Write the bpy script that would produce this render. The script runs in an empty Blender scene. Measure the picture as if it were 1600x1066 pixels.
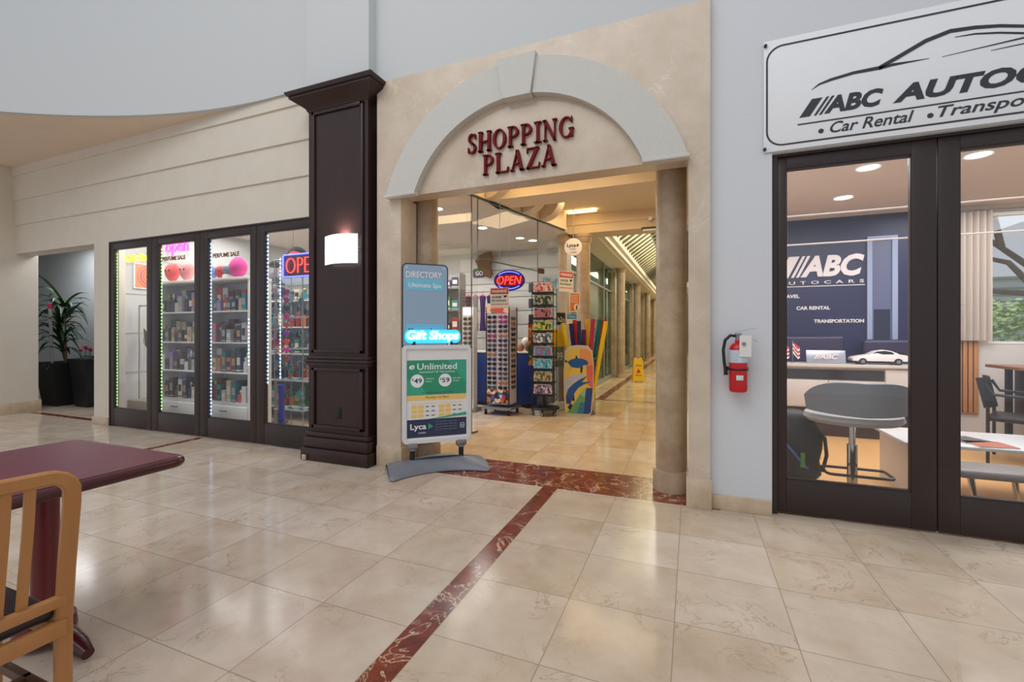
import bpy, bmesh, math, random
from mathutils import Vector, Matrix
R = math.radians; PI = math.pi
rng = random.Random(7)
S = bpy.context.scene
COL = S.collection

# ------------------------------------------------------------------ camera, world, light, exposure
ANG = math.atan(280/700); CA, SA = math.cos(ANG), math.sin(ANG); F = 700.0; HOR = 521.0; EYE = 1.3
cam = bpy.data.objects.new('camera', bpy.data.cameras.new('camera')); COL.objects.link(cam)
cam.location = (0, 0, EYE); cam.rotation_euler = (R(90), 0, ANG)
cam.data.sensor_width = 36; cam.data.lens = F/1600*36; cam.data.shift_y = -12/1600
cam.data.clip_start = .05; cam.data.clip_end = 200
S.camera = cam
S.view_settings.view_transform = 'Standard'; S.view_settings.look = 'None'
S.view_settings.gamma = 1; S.view_settings.use_curve_mapping = False
S.view_settings.exposure = 0.0
w = bpy.data.worlds.new('world'); S.world = w; w.use_nodes = True
bg = w.node_tree.nodes['Background']; bg.inputs[0].default_value = (.88, .92, 1.0, 1); bg.inputs[1].default_value = .62

def area(name, loc, size, power, col=(1, 1, 1), rot=(0, 0, 0), sy=None, spread=180):
    l = bpy.data.lights.new(name, 'AREA'); l.energy = power; l.color = col; l.size = size
    if sy: l.shape = 'RECTANGLE'; l.size_y = sy
    l.spread = R(spread)
    o = bpy.data.objects.new(name, l); COL.objects.link(o); o.location = loc; o.rotation_euler = rot
    return o
area('atrium_skylight', (-2.5, -1.5, 7.2), 6, 210, (1, .98, .96), (R(14), 0, 0), sy=5)
area('shop_ceiling_light', (-6.2, 5.3, 3.04), 3.0, 70, (1, .96, .9), sy=1.2)
area('shop_window_light', (-5.9, 3.98, 2.95), 3.4, 34, (1, .98, .95), (R(-8), 0, 0), sy=.12)  # added fill, no fixture here; brightens the display cabinets
area('recess_light', (-10.3, 4.5, 2.95), 1.6, 30, (.95, .98, 1), sy=.6)  # added lamp that lifts the dark recess and its plants
area('outdoor_daylight', (7.5, 12.5, 8.5), 9, 900, (1, .99, .95), sy=8)  # added overhead fill to brighten the outdoor view
area('shop_ceiling_light', (-3.9, 6.6, 3.04), 1.6, 62, (1, .97, .92), sy=2.4)
area('shop_ceiling_light', (-6.0, 7.6, 3.04), 2.5, 30, (1, .97, .92), sy=1.6)
area('portal_cove_light', (-1.4, 4.9, 3.36), 1.6, 12, (1, .78, .5), sy=.5)
area('portal_cove_light', (-1.2, 7.0, 3.36), 1.4, 18, (1, .72, .42), sy=.7)
area('corridor_daylight', (-.9, 13, 3.9), 1.3, 190, (1, .93, .8), sy=8)
area('corridor_daylight', (-.9, 24, 3.9), 1.3, 220, (1, .9, .74), sy=10)
area('office_ceiling_light', (2.0, 5.3, 2.86), 2.4, 72, (.96, .97, 1), sy=1.4)
area('office_front_light', (1.5, 4.2, 2.86), 1.6, 22, (.95, .97, 1), sy=.3)  # extra fill without a fixture, lightens the stool back
area('office_ceiling_light', (3.4, 6.3, 2.86), 1.8, 40, (.95, .97, 1), sy=1.4)

# ------------------------------------------------------------------ helpers
def at(px, py, Y):            # photograph pixel on the vertical plane Y
    u = (px-800)/F; t = Y/(u*SA+CA)
    return t*(u*CA-SA), EYE-(py-HOR)*t/F
def lin(c):
    c = c/255.0
    return c/12.92 if c <= .04045 else ((c+.055)/1.055)**2.4
def rgb(c): return (lin(c[0]), lin(c[1]), lin(c[2]), 1)
MATS = {}
def M(name, c=(200, 200, 200), rough=.5, metal=0, emit=0, noise=0, scale=8, bump=0, spec=.5, ecol=None):
    if name in MATS: return MATS[name]
    m = bpy.data.materials.new(name); m.use_nodes = True; MATS[name] = m
    nt = m.node_tree; b = nt.nodes['Principled BSDF']
    b.inputs['Base Color'].default_value = rgb(c); b.inputs['Roughness'].default_value = rough
    b.inputs['Metallic'].default_value = metal; b.inputs['Specular IOR Level'].default_value = spec
    if emit:
        b.inputs['Emission Color'].default_value = rgb(ecol or c); b.inputs['Emission Strength'].default_value = emit
    if noise or bump:
        tc = nt.nodes.new('ShaderNodeTexCoord'); n = nt.nodes.new('ShaderNodeTexNoise')
        n.inputs['Scale'].default_value = scale; n.inputs['Detail'].default_value = 6
        nt.links.new(tc.outputs['Object'], n.inputs['Vector'])
        if noise:
            mx = nt.nodes.new('ShaderNodeMix'); mx.data_type = 'RGBA'
            lo = rgb([max(0, v*(1-noise)) for v in c]); hi = rgb([min(255, v*(1+noise)) for v in c])
            mx.inputs[6].default_value = lo; mx.inputs[7].default_value = hi
            nt.links.new(n.outputs['Fac'], mx.inputs[0]); nt.links.new(mx.outputs[2], b.inputs['Base Color'])
        if bump:
            bp = nt.nodes.new('ShaderNodeBump'); bp.inputs['Strength'].default_value = bump; bp.inputs['Distance'].default_value = .01
            nt.links.new(n.outputs['Fac'], bp.inputs['Height']); nt.links.new(bp.outputs['Normal'], b.inputs['Normal'])
    return m
def node_math(nt, op, a, b=None, c=None):
    n = nt.nodes.new('ShaderNodeMath'); n.operation = op
    for i, v in enumerate((a, b, c)):
        if v is None: continue
        if isinstance(v, (int, float)): n.inputs[i].default_value = v
        else: nt.links.new(v, n.inputs[i])
    return n.outputs[0]
def glass(name, tint=(252, 253, 253), base=.035, edge=.55, rough=0.0):
    m = bpy.data.materials.new(name); m.use_nodes = True; nt = m.node_tree; nt.nodes.clear()
    out = nt.nodes.new('ShaderNodeOutputMaterial'); tr = nt.nodes.new('ShaderNodeBsdfTransparent'); gl = nt.nodes.new('ShaderNodeBsdfGlossy')
    tr.inputs[0].default_value = rgb(tint); gl.inputs['Roughness'].default_value = rough
    lw = nt.nodes.new('ShaderNodeLayerWeight'); lw.inputs[0].default_value = .5
    p = node_math(nt, 'POWER', lw.outputs['Facing'], 4.0); f = node_math(nt, 'MULTIPLY_ADD', p, edge, base)
    mx = nt.nodes.new('ShaderNodeMixShader'); nt.links.new(f, mx.inputs[0])
    nt.links.new(tr.outputs[0], mx.inputs[1]); nt.links.new(gl.outputs[0], mx.inputs[2]); nt.links.new(mx.outputs[0], out.inputs[0])
    return m
def veined(name, base, dark, vein, rough=.2, scale=1.0, tile=None, grout=(120, 105, 92), vstr=.5, off=(0, 0), bw=.485, bh=.475, plane='XY', vscale=3.0, tvar=.5, vmask=.55, spec=.5):
    m = bpy.data.materials.new(name); m.use_nodes = True; nt = m.node_tree; b = nt.nodes['Principled BSDF']
    b.inputs['Roughness'].default_value = rough; b.inputs['Specular IOR Level'].default_value = spec
    tc = nt.nodes.new('ShaderNodeTexCoord'); L = nt.links.new
    vec = tc.outputs['Object']
    rnd = None
    if tile:
        sp = nt.nodes.new('ShaderNodeSeparateXYZ'); L(vec, sp.inputs[0])
        A = sp.outputs['X']; B = sp.outputs['Y' if plane == 'XY' else 'Z']
        a = node_math(nt, 'DIVIDE', node_math(nt, 'SUBTRACT', A, off[0]), bw)
        c = node_math(nt, 'DIVIDE', node_math(nt, 'SUBTRACT', B, off[1]), bh)
        cb = nt.nodes.new('ShaderNodeCombineXYZ'); L(node_math(nt, 'FLOOR', a), cb.inputs[0]); L(node_math(nt, 'FLOOR', c), cb.inputs[1])
        wn = nt.nodes.new('ShaderNodeTexWhiteNoise'); wn.noise_dimensions = '3D'; L(cb.outputs[0], wn.inputs['Vector'])
        rnd = wn.outputs['Value']
        def edge(x, wd):
            fr = node_math(nt, 'FRACT', x); d = node_math(nt, 'ABSOLUTE', node_math(nt, 'SUBTRACT', fr, .5))
            return node_math(nt, 'GREATER_THAN', d, .5-wd)
        g = node_math(nt, 'MAXIMUM', edge(a, .0022/bw), edge(c, .0022/bh))
        va = nt.nodes.new('ShaderNodeVectorMath'); va.operation = 'MULTIPLY_ADD'
        L(wn.outputs['Color'], va.inputs[0]); va.inputs[1].default_value = (9, 9, 9); L(vec, va.inputs[2]); vec = va.outputs[0]
    n1 = nt.nodes.new('ShaderNodeTexNoise'); n1.inputs['Scale'].default_value = 2.2*scale; n1.inputs['Detail'].default_value = 8; n1.inputs['Roughness'].default_value = .62
    L(vec, n1.inputs['Vector'])
    n2 = nt.nodes.new('ShaderNodeTexNoise'); n2.inputs['Scale'].default_value = vscale; n2.inputs['Detail'].default_value = 9; n2.inputs['Roughness'].default_value = .6; n2.inputs['Distortion'].default_value = .9
    L(vec, n2.inputs['Vector'])
    v = node_math(nt, 'ABSOLUTE', node_math(nt, 'SUBTRACT', n2.outputs['Fac'], .5))
    r = nt.nodes.new('ShaderNodeValToRGB'); r.color_ramp.elements[0].position = 0; r.color_ramp.elements[0].color = (1, 1, 1, 1)
    r.color_ramp.elements[1].position = .012; r.color_ramp.elements[1].color = (0, 0, 0, 1); L(v, r.inputs[0])
    n3 = nt.nodes.new('ShaderNodeTexNoise'); n3.inputs['Scale'].default_value = vscale*.8; n3.inputs['Detail'].default_value = 2; L(vec, n3.inputs['Vector'])
    mask = nt.nodes.new('ShaderNodeValToRGB'); mask.color_ramp.elements[0].position = vmask-.1; mask.color_ramp.elements[1].position = vmask+.08; L(n3.outputs['Fac'], mask.inputs[0])
    vf = node_math(nt, 'MULTIPLY', node_math(nt, 'MULTIPLY', r.outputs[0], mask.outputs[0]), vstr)
    rr = nt.nodes.new('ShaderNodeValToRGB'); rr.color_ramp.elements[0].position = .32; rr.color_ramp.elements[1].position = .66; L(n1.outputs['Fac'], rr.inputs[0])
    mx = nt.nodes.new('ShaderNodeMix'); mx.data_type = 'RGBA'; mx.inputs[6].default_value = rgb(dark); mx.inputs[7].default_value = rgb(base); L(rr.outputs[0], mx.inputs[0])
    col = mx.outputs[2]
    if tile:
        hs = nt.nodes.new('ShaderNodeHueSaturation'); L(col, hs.inputs['Color'])
        L(node_math(nt, 'MULTIPLY_ADD', rnd, .22*tvar, 1-.13*tvar), hs.inputs['Value']); L(node_math(nt, 'MULTIPLY_ADD', rnd, -.5*tvar, 1+.3*tvar), hs.inputs['Saturation'])
        col = hs.outputs[0]
    m2 = nt.nodes.new('ShaderNodeMix'); m2.data_type = 'RGBA'; L(vf, m2.inputs[0]); L(col, m2.inputs[6]); m2.inputs[7].default_value = rgb(vein); col = m2.outputs[2]
    if tile:
        m3 = nt.nodes.new('ShaderNodeMix'); m3.data_type = 'RGBA'; L(node_math(nt, 'MULTIPLY', g, tile), m3.inputs[0]); L(col, m3.inputs[6]); m3.inputs[7].default_value = rgb(grout); col = m3.outputs[2]
    L(col, b.inputs['Base Color'])
    return m
def wood(name, c1, c2, rough=.35, axis=0, scale=1.0, planks=None):
    m = bpy.data.materials.new(name); m.use_nodes = True; nt = m.node_tree; b = nt.nodes['Principled BSDF']; L = nt.links.new
    tc = nt.nodes.new('ShaderNodeTexCoord'); mp = nt.nodes.new('ShaderNodeMapping'); sc = [22*scale]*3; sc[axis] = 1.6*scale; mp.inputs['Scale'].default_value = sc
    n = nt.nodes.new('ShaderNodeTexNoise'); n.inputs['Scale'].default_value = 1; n.inputs['Detail'].default_value = 6; n.inputs['Distortion'].default_value = .6
    L(tc.outputs['Object'], mp.inputs[0]); L(mp.outputs[0], n.inputs['Vector'])
    mx = nt.nodes.new('ShaderNodeMix'); mx.data_type = 'RGBA'; mx.inputs[6].default_value = rgb(c1); mx.inputs[7].default_value = rgb(c2)
    L(n.outputs['Fac'], mx.inputs[0]); L(mx.outputs[2], b.inputs['Base Color']); b.inputs['Roughness'].default_value = rough
    return m

class MB:
    def __init__(s): s.bm = bmesh.new()
    def _fin(s, verts, faces, mi):
        vs = [s.bm.verts.new(v) for v in verts]
        for f in faces:
            try:
                fc = s.bm.faces.new([vs[i] for i in f]); fc.material_index = mi
            except ValueError: pass
        return s
    def box(s, x0, x1, y0, y1, z0, z1, mi=0, bev=0, seg=2):
        t = bmesh.new(); bmesh.ops.create_cube(t, size=1)
        for v in t.verts: v.co = Vector((x0+(v.co.x+.5)*(x1-x0), y0+(v.co.y+.5)*(y1-y0), z0+(v.co.z+.5)*(z1-z0)))
        if bev: bmesh.ops.bevel(t, geom=list(t.edges), offset=bev, segments=seg, affect='EDGES', profile=.5)
        s._merge(t, mi); return s
    def _merge(s, t, mi, mat=None):
        t.verts.index_update()
        vs = [s.bm.verts.new((mat @ v.co) if mat else v.co) for v in t.verts]
        for f in t.faces:
            try: s.bm.faces.new([vs[v.index] for v in f.verts]).material_index = mi
            except ValueError: pass
        t.free()
    def obox(s, c, size, rz=0, rx=0, ry=0, mi=0, bev=0):
        t = bmesh.new(); bmesh.ops.create_cube(t, size=1)
        for v in t.verts: v.co = Vector((v.co.x*size[0], v.co.y*size[1], v.co.z*size[2]))
        if bev: bmesh.ops.bevel(t, geom=list(t.edges), offset=bev, segments=2, affect='EDGES', profile=.5)
        s._merge(t, mi, Matrix.Translation(c) @ Matrix.Rotation(rz, 4, 'Z') @ Matrix.Rotation(ry, 4, 'Y') @ Matrix.Rotation(rx, 4, 'X')); return s
    def cyl(s, p0, p1, r0, r1=None, seg=16, mi=0): return s.tube([p0, p1], [r0, r0 if r1 is None else r1], seg, mi)
    def tube(s, pts, r, seg=10, mi=0, closed=False):
        pts = [Vector(p) for p in pts]; n = len(pts); rs = r if isinstance(r, (list, tuple)) else [r]*n
        rings = []; prev = None
        for i, p in enumerate(pts):
            if closed: d = pts[(i+1) % n]-pts[i-1]
            else: d = pts[min(i+1, n-1)]-pts[max(i-1, 0)]
            d.normalize()
            if prev is None: a = d.cross(Vector((0, 0, 1))); a = a if a.length > .1 else d.cross(Vector((1, 0, 0)))
            else: a = prev-d*prev.dot(d)
            a.normalize(); prev = a; b = d.cross(a)
            rings.append([s.bm.verts.new(p+(a*math.cos(2*PI*k/seg)+b*math.sin(2*PI*k/seg))*rs[i]) for k in range(seg)])
        m = n if closed else n-1
        for i in range(m):
            A, B = rings[i], rings[(i+1) % n]
            for k in range(seg):
                try: s.bm.faces.new([A[k], A[(k+1) % seg], B[(k+1) % seg], B[k]]).material_index = mi
                except ValueError: pass
        if not closed:
            for rg in (rings[0][::-1], rings[-1]): s.bm.faces.new(rg).material_index = mi
        return s
    def lathe(s, prof, c=(0, 0, 0), seg=24, mi=0, sx=1, sy=1):
        rings = []
        for r, z in prof: rings.append([s.bm.verts.new((c[0]+sx*max(r, 1e-4)*math.cos(2*PI*k/seg), c[1]+sy*max(r, 1e-4)*math.sin(2*PI*k/seg), c[2]+z)) for k in range(seg)])
        for i in range(len(prof)-1):
            for k in range(seg):
                s.bm.faces.new([rings[i][k], rings[i][(k+1) % seg], rings[i+1][(k+1) % seg], rings[i+1][k]]).material_index = mi
        s.bm.faces.new(rings[0][::-1]).material_index = mi; s.bm.faces.new(rings[-1]).material_index = mi
        return s
    def ball(s, c, rx, ry=None, rz=None, mi=0, seg=16, rings=8, fn=None):
        ry = rx if ry is None else ry; rz = rx if rz is None else rz
        t = bmesh.new(); bmesh.ops.create_uvsphere(t, u_segments=seg, v_segments=rings, radius=1)
        for v in t.verts:
            if fn: v.co = fn(v.co)
            v.co = Vector((c[0]+v.co.x*rx, c[1]+v.co.y*ry, c[2]+v.co.z*rz))
        s._merge(t, mi); return s
    def prism(s, poly, d0, d1, plane='XZ', mi=0):   # poly 2-d; extruded along the third axis from d0 to d1
        def P(a, b, d): return {'XZ': (a, d, b), 'YZ': (d, a, b), 'XY': (a, b, d)}[plane]
        n = len(poly); v = [P(a, b, d0) for a, b in poly]+[P(a, b, d1) for a, b in poly]
        return s._fin(v, [list(range(n)), list(range(2*n-1, n-1, -1))]+[[i, i+n, (i+1) % n+n, (i+1) % n] for i in range(n)], mi)
    def ribbon(s, pts, ws, d0, d1, mi=0):  # tapered stroke in the XZ plane
        pts = [Vector(p) for p in pts]; n = len(pts); L = []; Rr = []
        for i, p in enumerate(pts):
            d = pts[min(i+1, n-1)]-pts[max(i-1, 0)]; d.normalize(); nn = Vector((-d.y, d.x)); wd = ws[i]/2 if isinstance(ws, (list, tuple)) else ws/2
            L.append(p+nn*wd); Rr.append(p-nn*wd)
        for i in range(n-1): s.prism([L[i], L[i+1], Rr[i+1], Rr[i]], d0, d1, 'XZ', mi)
        return s
    def sheet(s, fn, nu, nv, mi=0, th=0):
        g = [[Vector(fn(i/nu, j/nv)) for j in range(nv+1)] for i in range(nu+1)]
        vs = [[s.bm.verts.new(p) for p in row] for row in g]
        fs = []
        for i in range(nu):
            for j in range(nv):
                f = s.bm.faces.new([vs[i][j], vs[i+1][j], vs[i+1][j+1], vs[i][j+1]]); f.material_index = mi; fs.append(f)
        if th:
            s.bm.normal_update(); bmesh.ops.solidify(s.bm, geom=fs, thickness=th)
        return s
    def sweep(s, pts, w, h, side, mi=0):  # rectangular section; side = constant width direction
        pts = [Vector(p) for p in pts]; n = len(pts); side = Vector(side).normalized(); rings = []
        for i, p in enumerate(pts):
            d = (pts[min(i+1, n-1)]-pts[max(i-1, 0)]).normalized(); up = d.cross(side).normalized(); c = .25*min(w, h)
            a, b = w/2, h/2
            rings.append([s.bm.verts.new(p+side*x+up*y) for x, y in ((-a+c, -b), (a-c, -b), (a, -b+c), (a, b-c), (a-c, b), (-a+c, b), (-a, b-c), (-a, -b+c))])
        for i in range(n-1):
            for k in range(8): s.bm.faces.new([rings[i][k], rings[i][(k+1) % 8], rings[i+1][(k+1) % 8], rings[i+1][k]]).material_index = mi
        for rg in (rings[0][::-1], rings[-1]): s.bm.faces.new(rg).material_index = mi
        return s
    def build(s, name, mats, parent=None, smooth=True, label=None):
        bmesh.ops.recalc_face_normals(s.bm, faces=list(s.bm.faces))
        me = bpy.data.meshes.new(name); s.bm.to_mesh(me); s.bm.free()
        for m in (mats if isinstance(mats, (list, tuple)) else [mats]): me.materials.append(m)
        if smooth:
            me.polygons.foreach_set('use_smooth', [True]*len(me.polygons)); me.set_sharp_from_angle(angle=R(35))
        o = bpy.data.objects.new(name, me); COL.objects.link(o)
        if parent: o.parent = parent
        if label: o['label'] = label
        return o
def tag(o, label, cat, group=None):
    o['label'] = label; o['category'] = cat
    if group: o['group'] = group
    return o
def thing(name, label, cat, loc=(0, 0, 0), rz=0, group=None):
    o = bpy.data.objects.new(name, None); COL.objects.link(o); o.location = loc; o.rotation_euler = (0, 0, rz); o.empty_display_size = .1
    return tag(o, label, cat, group)
def struct(o): o['kind'] = 'structure'; return o
def dup(root, loc, rz=None, label=None):
    r = root.copy(); COL.objects.link(r); r.location = loc
    if rz is not None: r.rotation_euler = (0, 0, rz)
    if label: r['label'] = label
    for ch in list(root.children):
        c = ch.copy(); COL.objects.link(c); c.parent = r
        for g in ch.children:
            d = g.copy(); COL.objects.link(d); d.parent = c
    return r
def text(name, s, x0, x1, z0, z1, y, mat, parent=None, depth=.004, shear=0, bold=0, space=1.0, thin=None, label=None):
    c = bpy.data.curves.new('t', 'FONT'); c.body = s; c.size = 1; c.shear = shear; c.offset = bold; c.space_character = space; c.extrude = .5; c.resolution_u = 3
    if thin:
        c.extrude = 0; c.fill_mode = 'NONE'; c.bevel_depth = thin; c.bevel_resolution = 1
    o = bpy.data.objects.new('t', c); COL.objects.link(o)
    dg = bpy.context.evaluated_depsgraph_get(); me = bpy.data.meshes.new_from_object(o.evaluated_get(dg))
    bpy.data.objects.remove(o); bpy.data.curves.remove(c)
    xs = [v.co.x for v in me.vertices]; ys = [v.co.y for v in me.vertices]; zs = [v.co.z for v in me.vertices]
    ax, bx, ay, by, az, bz = min(xs), max(xs), min(ys), max(ys), min(zs), max(zs)
    for v in me.vertices:
        X = x0+(v.co.x-ax)/(bx-ax)*(x1-x0); Z = z0+(v.co.y-ay)/(by-ay)*(z1-z0); D = (v.co.z-az)/max(bz-az, 1e-6)
        v.co = Vector((X, y-D*depth, Z))
    me.materials.clear(); me.materials.append(mat); me.name = name
    for p in me.polygons: p.material_index = 0
    o = bpy.data.objects.new(name, me); COL.objects.link(o)
    if parent: o.parent = parent
    if label: o['label'] = label
    return o
ORD = ['first', 'second', 'third', 'fourth', 'fifth', 'sixth', 'seventh', 'eighth', 'ninth', 'tenth', 'eleventh', 'twelfth', 'thirteenth', 'fourteenth', 'fifteenth', 'sixteenth', 'seventeenth', 'eighteenth']

# ------------------------------------------------------------------ materials
m_up = M('plaster_white', (203, 206, 206), .9, noise=.015, scale=60, bump=.06)
m_rw = M('plaster_cool_white', (214, 217, 221), .8, noise=.02, scale=50, bump=.04)
m_bei = M('plaster_beige', (220, 211, 195), .75, noise=.03, scale=4)
m_sof = M('soffit_beige', (228, 209, 188), .85, noise=.03, scale=3)
m_marb = veined('portal_marble', (214, 198, 178), (198, 180, 158), (232, 222, 205), rough=.22, scale=1.6, vstr=.5, vscale=2.2)
m_base = veined('marble_base', (212, 192, 164), (190, 166, 138), (232, 220, 200), rough=.3, scale=4, vstr=.4)
m_colm = veined('column_marble', (192, 170, 142), (160, 136, 110), (205, 190, 165), rough=.35, scale=1.8, vstr=.3)
m_stone = M('arch_stone', (205, 203, 196), .8, noise=.05, scale=90, bump=.15)
m_red = veined('red_marble', (138, 66, 44), (92, 40, 28), (226, 198, 168), rough=.16, scale=5, vstr=.9, vscale=4.0, vmask=.36)
FT = dict(rough=.13, spec=.16, scale=1.5, vstr=.6, vscale=3.4, tile=.85, grout=(150, 132, 116), tvar=.4)
m_fl = veined('floor_marble', (211, 196, 181), (190, 171, 153), (150, 118, 90), off=(-1.165, 3.57), **FT)
m_fr = veined('floor_marble_right', (208, 192, 174), (188, 169, 147), (150, 118, 88), off=(-1.04, 3.57), **FT)
FT2 = dict(FT); FT2['tvar'] = .8; FT2['grout'] = (150, 120, 95)
m_fc = veined('floor_marble_corridor', (216, 192, 160), (198, 170, 134), (170, 138, 100), off=(-.10, 4.2), **FT2)
m_frame = M('dark_brown_frame', (50, 37, 35), .42, noise=.12, scale=30, spec=.5)
m_pil = wood('dark_mahogany', (40, 22, 20), (54, 32, 28), .32, axis=2, scale=.7)
m_glass = glass('clear_glass'); m_glass2 = glass('office_glass', base=.05); m_gedge = M('glass_edge', (70, 95, 90), .2)
m_wht = M('white_paint', (235, 233, 230), .5); m_blk = M('black_plastic', (22, 22, 24), .45); m_chr = M('chrome', (210, 212, 215), .12, metal=1)
m_gry = M('grey_metal', (150, 152, 155), .4, metal=.8); m_shelf = M('white_laminate', (232, 230, 226), .4)
m_ceil = M('shop_ceiling', (222, 214, 204), .85); m_ceilw = M('warm_ceiling', (224, 206, 180), .8)
m_lamp = M('lamp_glow', (255, 250, 240), emit=9); m_warmlamp = M('warm_lamp_glow', (255, 214, 130), emit=7)

# ------------------------------------------------------------------ floor
FB = 4.2
b = MB(); b.box(-14, -1.165, -4, 3.62, -.05, 0, 0); b.box(-14, -2.7, 3.62, 9.2, -.05, 0, 0)
b.box(-1.04, 6, -4, 3.62, -.05, 0, 1); b.box(.2, 6, 3.62, 3.74, -.05, 0, 1); b.box(-2.7, .2, FB, 40, -.05, 0, 2)
struct(b.build('floor', [m_fl, m_fr, m_fc], smooth=False))
b = MB(); b.box(-1.165, -1.04, -4, 3.62, -.05, 0.0005); struct(b.build('trim_1', m_red))
b = MB(); b.box(-2.7, .2, 3.62, FB, -.05, 0.0005); struct(b.build('trim_2', m_red))
b = MB(); b.box(-5.71, -5.61, 1.5, 3.74, -.0, .0008); struct(b.build('trim_3', m_red))
b = MB(); b.box(-1.75, -1.58, 8.75, 39, 0, .0008); b.box(-1.58, .15, 8.75, 8.83, 0, .0008); b.box(-2.7, -2.2, 7.3, 7.4, 0, .0008); struct(b.build('trim_4', m_red))
b = MB(); b.box(-10.1, -8.0, 3.86, 3.96, 0, .0008); struct(b.build('trim_5', m_red))
m_wfl = wood('office_oak_floor', (204, 150, 92), (224, 176, 118), .35, axis=1, scale=.45)
b = MB(); b.box(.2, 6, 3.74, 9, -.05, 0); struct(b.build('floor', m_wfl, smooth=False))

# ------------------------------------------------------------------ upper walls, soffit, facade
CX, CY, CR = -4.3, -2.6, 6.27
arc = [(CX+CR*math.sin(R(a)), CY+CR*math.cos(R(a))) for a in [6.4]+[5-2*k for k in range(0, 36)]]
b = MB()
for i in range(len(arc)-1):
    (x0, y0), (x1, y1) = arc[i], arc[i+1]; sc = 1+.06/CR
    ox0, oy0, ox1, oy1 = CX+(x0-CX)*sc, CY+(y0-CY)*sc, CX+(x1-CX)*sc, CY+(y1-CY)*sc
    b.prism([(x0, y0), (x1, y1), (ox1, oy1), (ox0, oy0)], 3.95, 7.2, 'XY')
struct(b.build('wall_upper', m_up))
b = MB(); poly = [a for a in arc if a[0] > -11 and a[1] > -1.5]
poly = [(CX+(x-CX)*1.004, CY+(y-CY)*1.004) for x, y in poly]; b.prism([(-3.6, 3.78)]+poly+[(-13, poly[-1][1]), (-13, 3.78)], 3.952, 4.03, 'XY'); struct(b.build('ceiling', m_sof))
b = MB(); b.box(-3.68, -2.893, 3.505, 3.75, 3.74, 7.2); b.box(-2.893, .13, 3.614, 3.75, 3.765, 7.2); struct(b.build('wall_above_portal', m_up, smooth=False))
# beige lap facade
b = MB(); b.box(-10.15, -2.9, 3.76, 3.85, 2.585, 3.96)
for i, (z0, z1) in enumerate([(2.585, 3.04), (3.04, 3.43), (3.43, 3.82), (3.82, 3.955)]): b.box(-10.15, -3.6, 3.753-.019*i, 3.77, z0, z1)
b.box(-10.15, -7.98, 3.85, 3.98, 2.585, 3.0)
struct(b.build('wall_shopfront', m_bei, smooth=False))
b = MB(); b.box(-7.98, -7.62, 3.753, 3.95, 0, 2.585); struct(b.build('wall_pier', m_bei, smooth=False))
b = MB(); b.box(-8.0, -7.625, 3.735, 3.98, 0, .11, bev=.004); struct(b.build('baseboard_pier', m_base))
b = MB(); b.box(-13.5, -10.15, 3.45, 4.02, 0, 3.95); struct(b.build('wall_left', m_bei, smooth=False))
b = MB(); b.box(-13.5, -10.12, 3.42, 4.05, 0, .19, bev=.006); struct(b.build('baseboard_left', m_base))
m_rec = M('recess_grey_paint', (168, 174, 180), .8)
b = MB(); b.box(-14, -8.12, 5.1, 5.2, 0, 3.0); struct(b.build('wall_recess_back', m_rec, smooth=False))
b = MB(); b.box(-14, -13.9, 4.05, 5.1, 0, 3.0); struct(b.build('wall_recess_left', m_rec, smooth=False))
b = MB(); b.box(-8.12, -8.02, 3.95, 5.2, 0, 3.0); struct(b.build('wall_recess_right', m_rec, smooth=False))
b = MB(); b.box(-13.9, -8.12, 5.08, 5.1, 0, .12); struct(b.build('baseboard_recess', m_wht))
b = MB(); b.box(-14, -8.02, 3.98, 5.2, 3.0, 3.1); struct(b.build('ceiling', m_ceil, smooth=False))
# wall right of the portal
b = MB(); b.box(.13, .536, 3.66, 3.9, 0, 7.2); b.box(.536, 6, 3.66, 3.9, 2.585, 7.2); b.box(2.50, 6, 3.66, 3.9, 0, 2.585)
struct(b.build('wall_right', m_rw, smooth=False))
b = MB(); b.box(.13, .53, 3.635, 3.66, 0, .105, bev=.004); struct(b.build('baseboard_right', m_base))

# ------------------------------------------------------------------ marble portal
PF = 3.60
def arcpts(cx, cz, r, z0, n=40):
    a0 = math.asin((z0-cz)/r); return [(cx+r*math.cos(a0+(PI-2*a0)*i/n), cz+r*math.sin(a0+(PI-2*a0)*i/n)) for i in range(n+1)]
b = MB(); b.box(-2.87, -2.59, PF, 3.86, 0, 2.61); b.box(-.02, .13, PF, 3.86, 0, 2.61); b.box(-2.87, .13, PF, 3.78, 2.61, 3.765)
struct(b.build('wall_portal', m_marb, smooth=False))
b = MB(); b.box(-2.87, -2.575, PF-.012, 3.87, 0, .2, bev=.003); b.box(-.035, .14, PF-.012, 3.87, 0, .22, bev=.003); struct(b.build('baseboard_portal', m_base))
ar = thing('stone_arch', 'pale stone half-round arch moulding framing the red SHOPPING PLAZA letters', 'arch', (-1.365, PF, 2.61))
def ring2(s):
    b = MB(); cz = -.395; ri, ro = 1.10, 1.40; n = 40; top = R(83)
    ao = math.asin(.395/ro); ai = math.asin(.395/ri)
    oa = [(s*ro*math.cos(ao+(top-ao)*i/n), cz+ro*math.sin(ao+(top-ao)*i/n)) for i in range(n+1)]
    ia = [(s*ri*math.cos(ai+(top-ai)*i/n), cz+ri*math.sin(ai+(top-ai)*i/n)) for i in range(n+1)]
    b.prism(oa+ia[::-1], -.075, -.0005)
    o = b.build('arch_ring', m_stone, ar)
    b = MB(); b.box(min(s*1.02, s*1.355), max(s*1.02, s*1.355), -.085, -.0005, -.015, .012, bev=.003); b.build('foot_fillet', m_stone, o)
ring2(-1); ring2(1)
b = MB(); b.prism([(-.125, .682), (.125, .682), (.175, 1.022), (-.175, 1.022)], -.105, -.0005); b.build('keystone', m_stone, ar)
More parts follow.
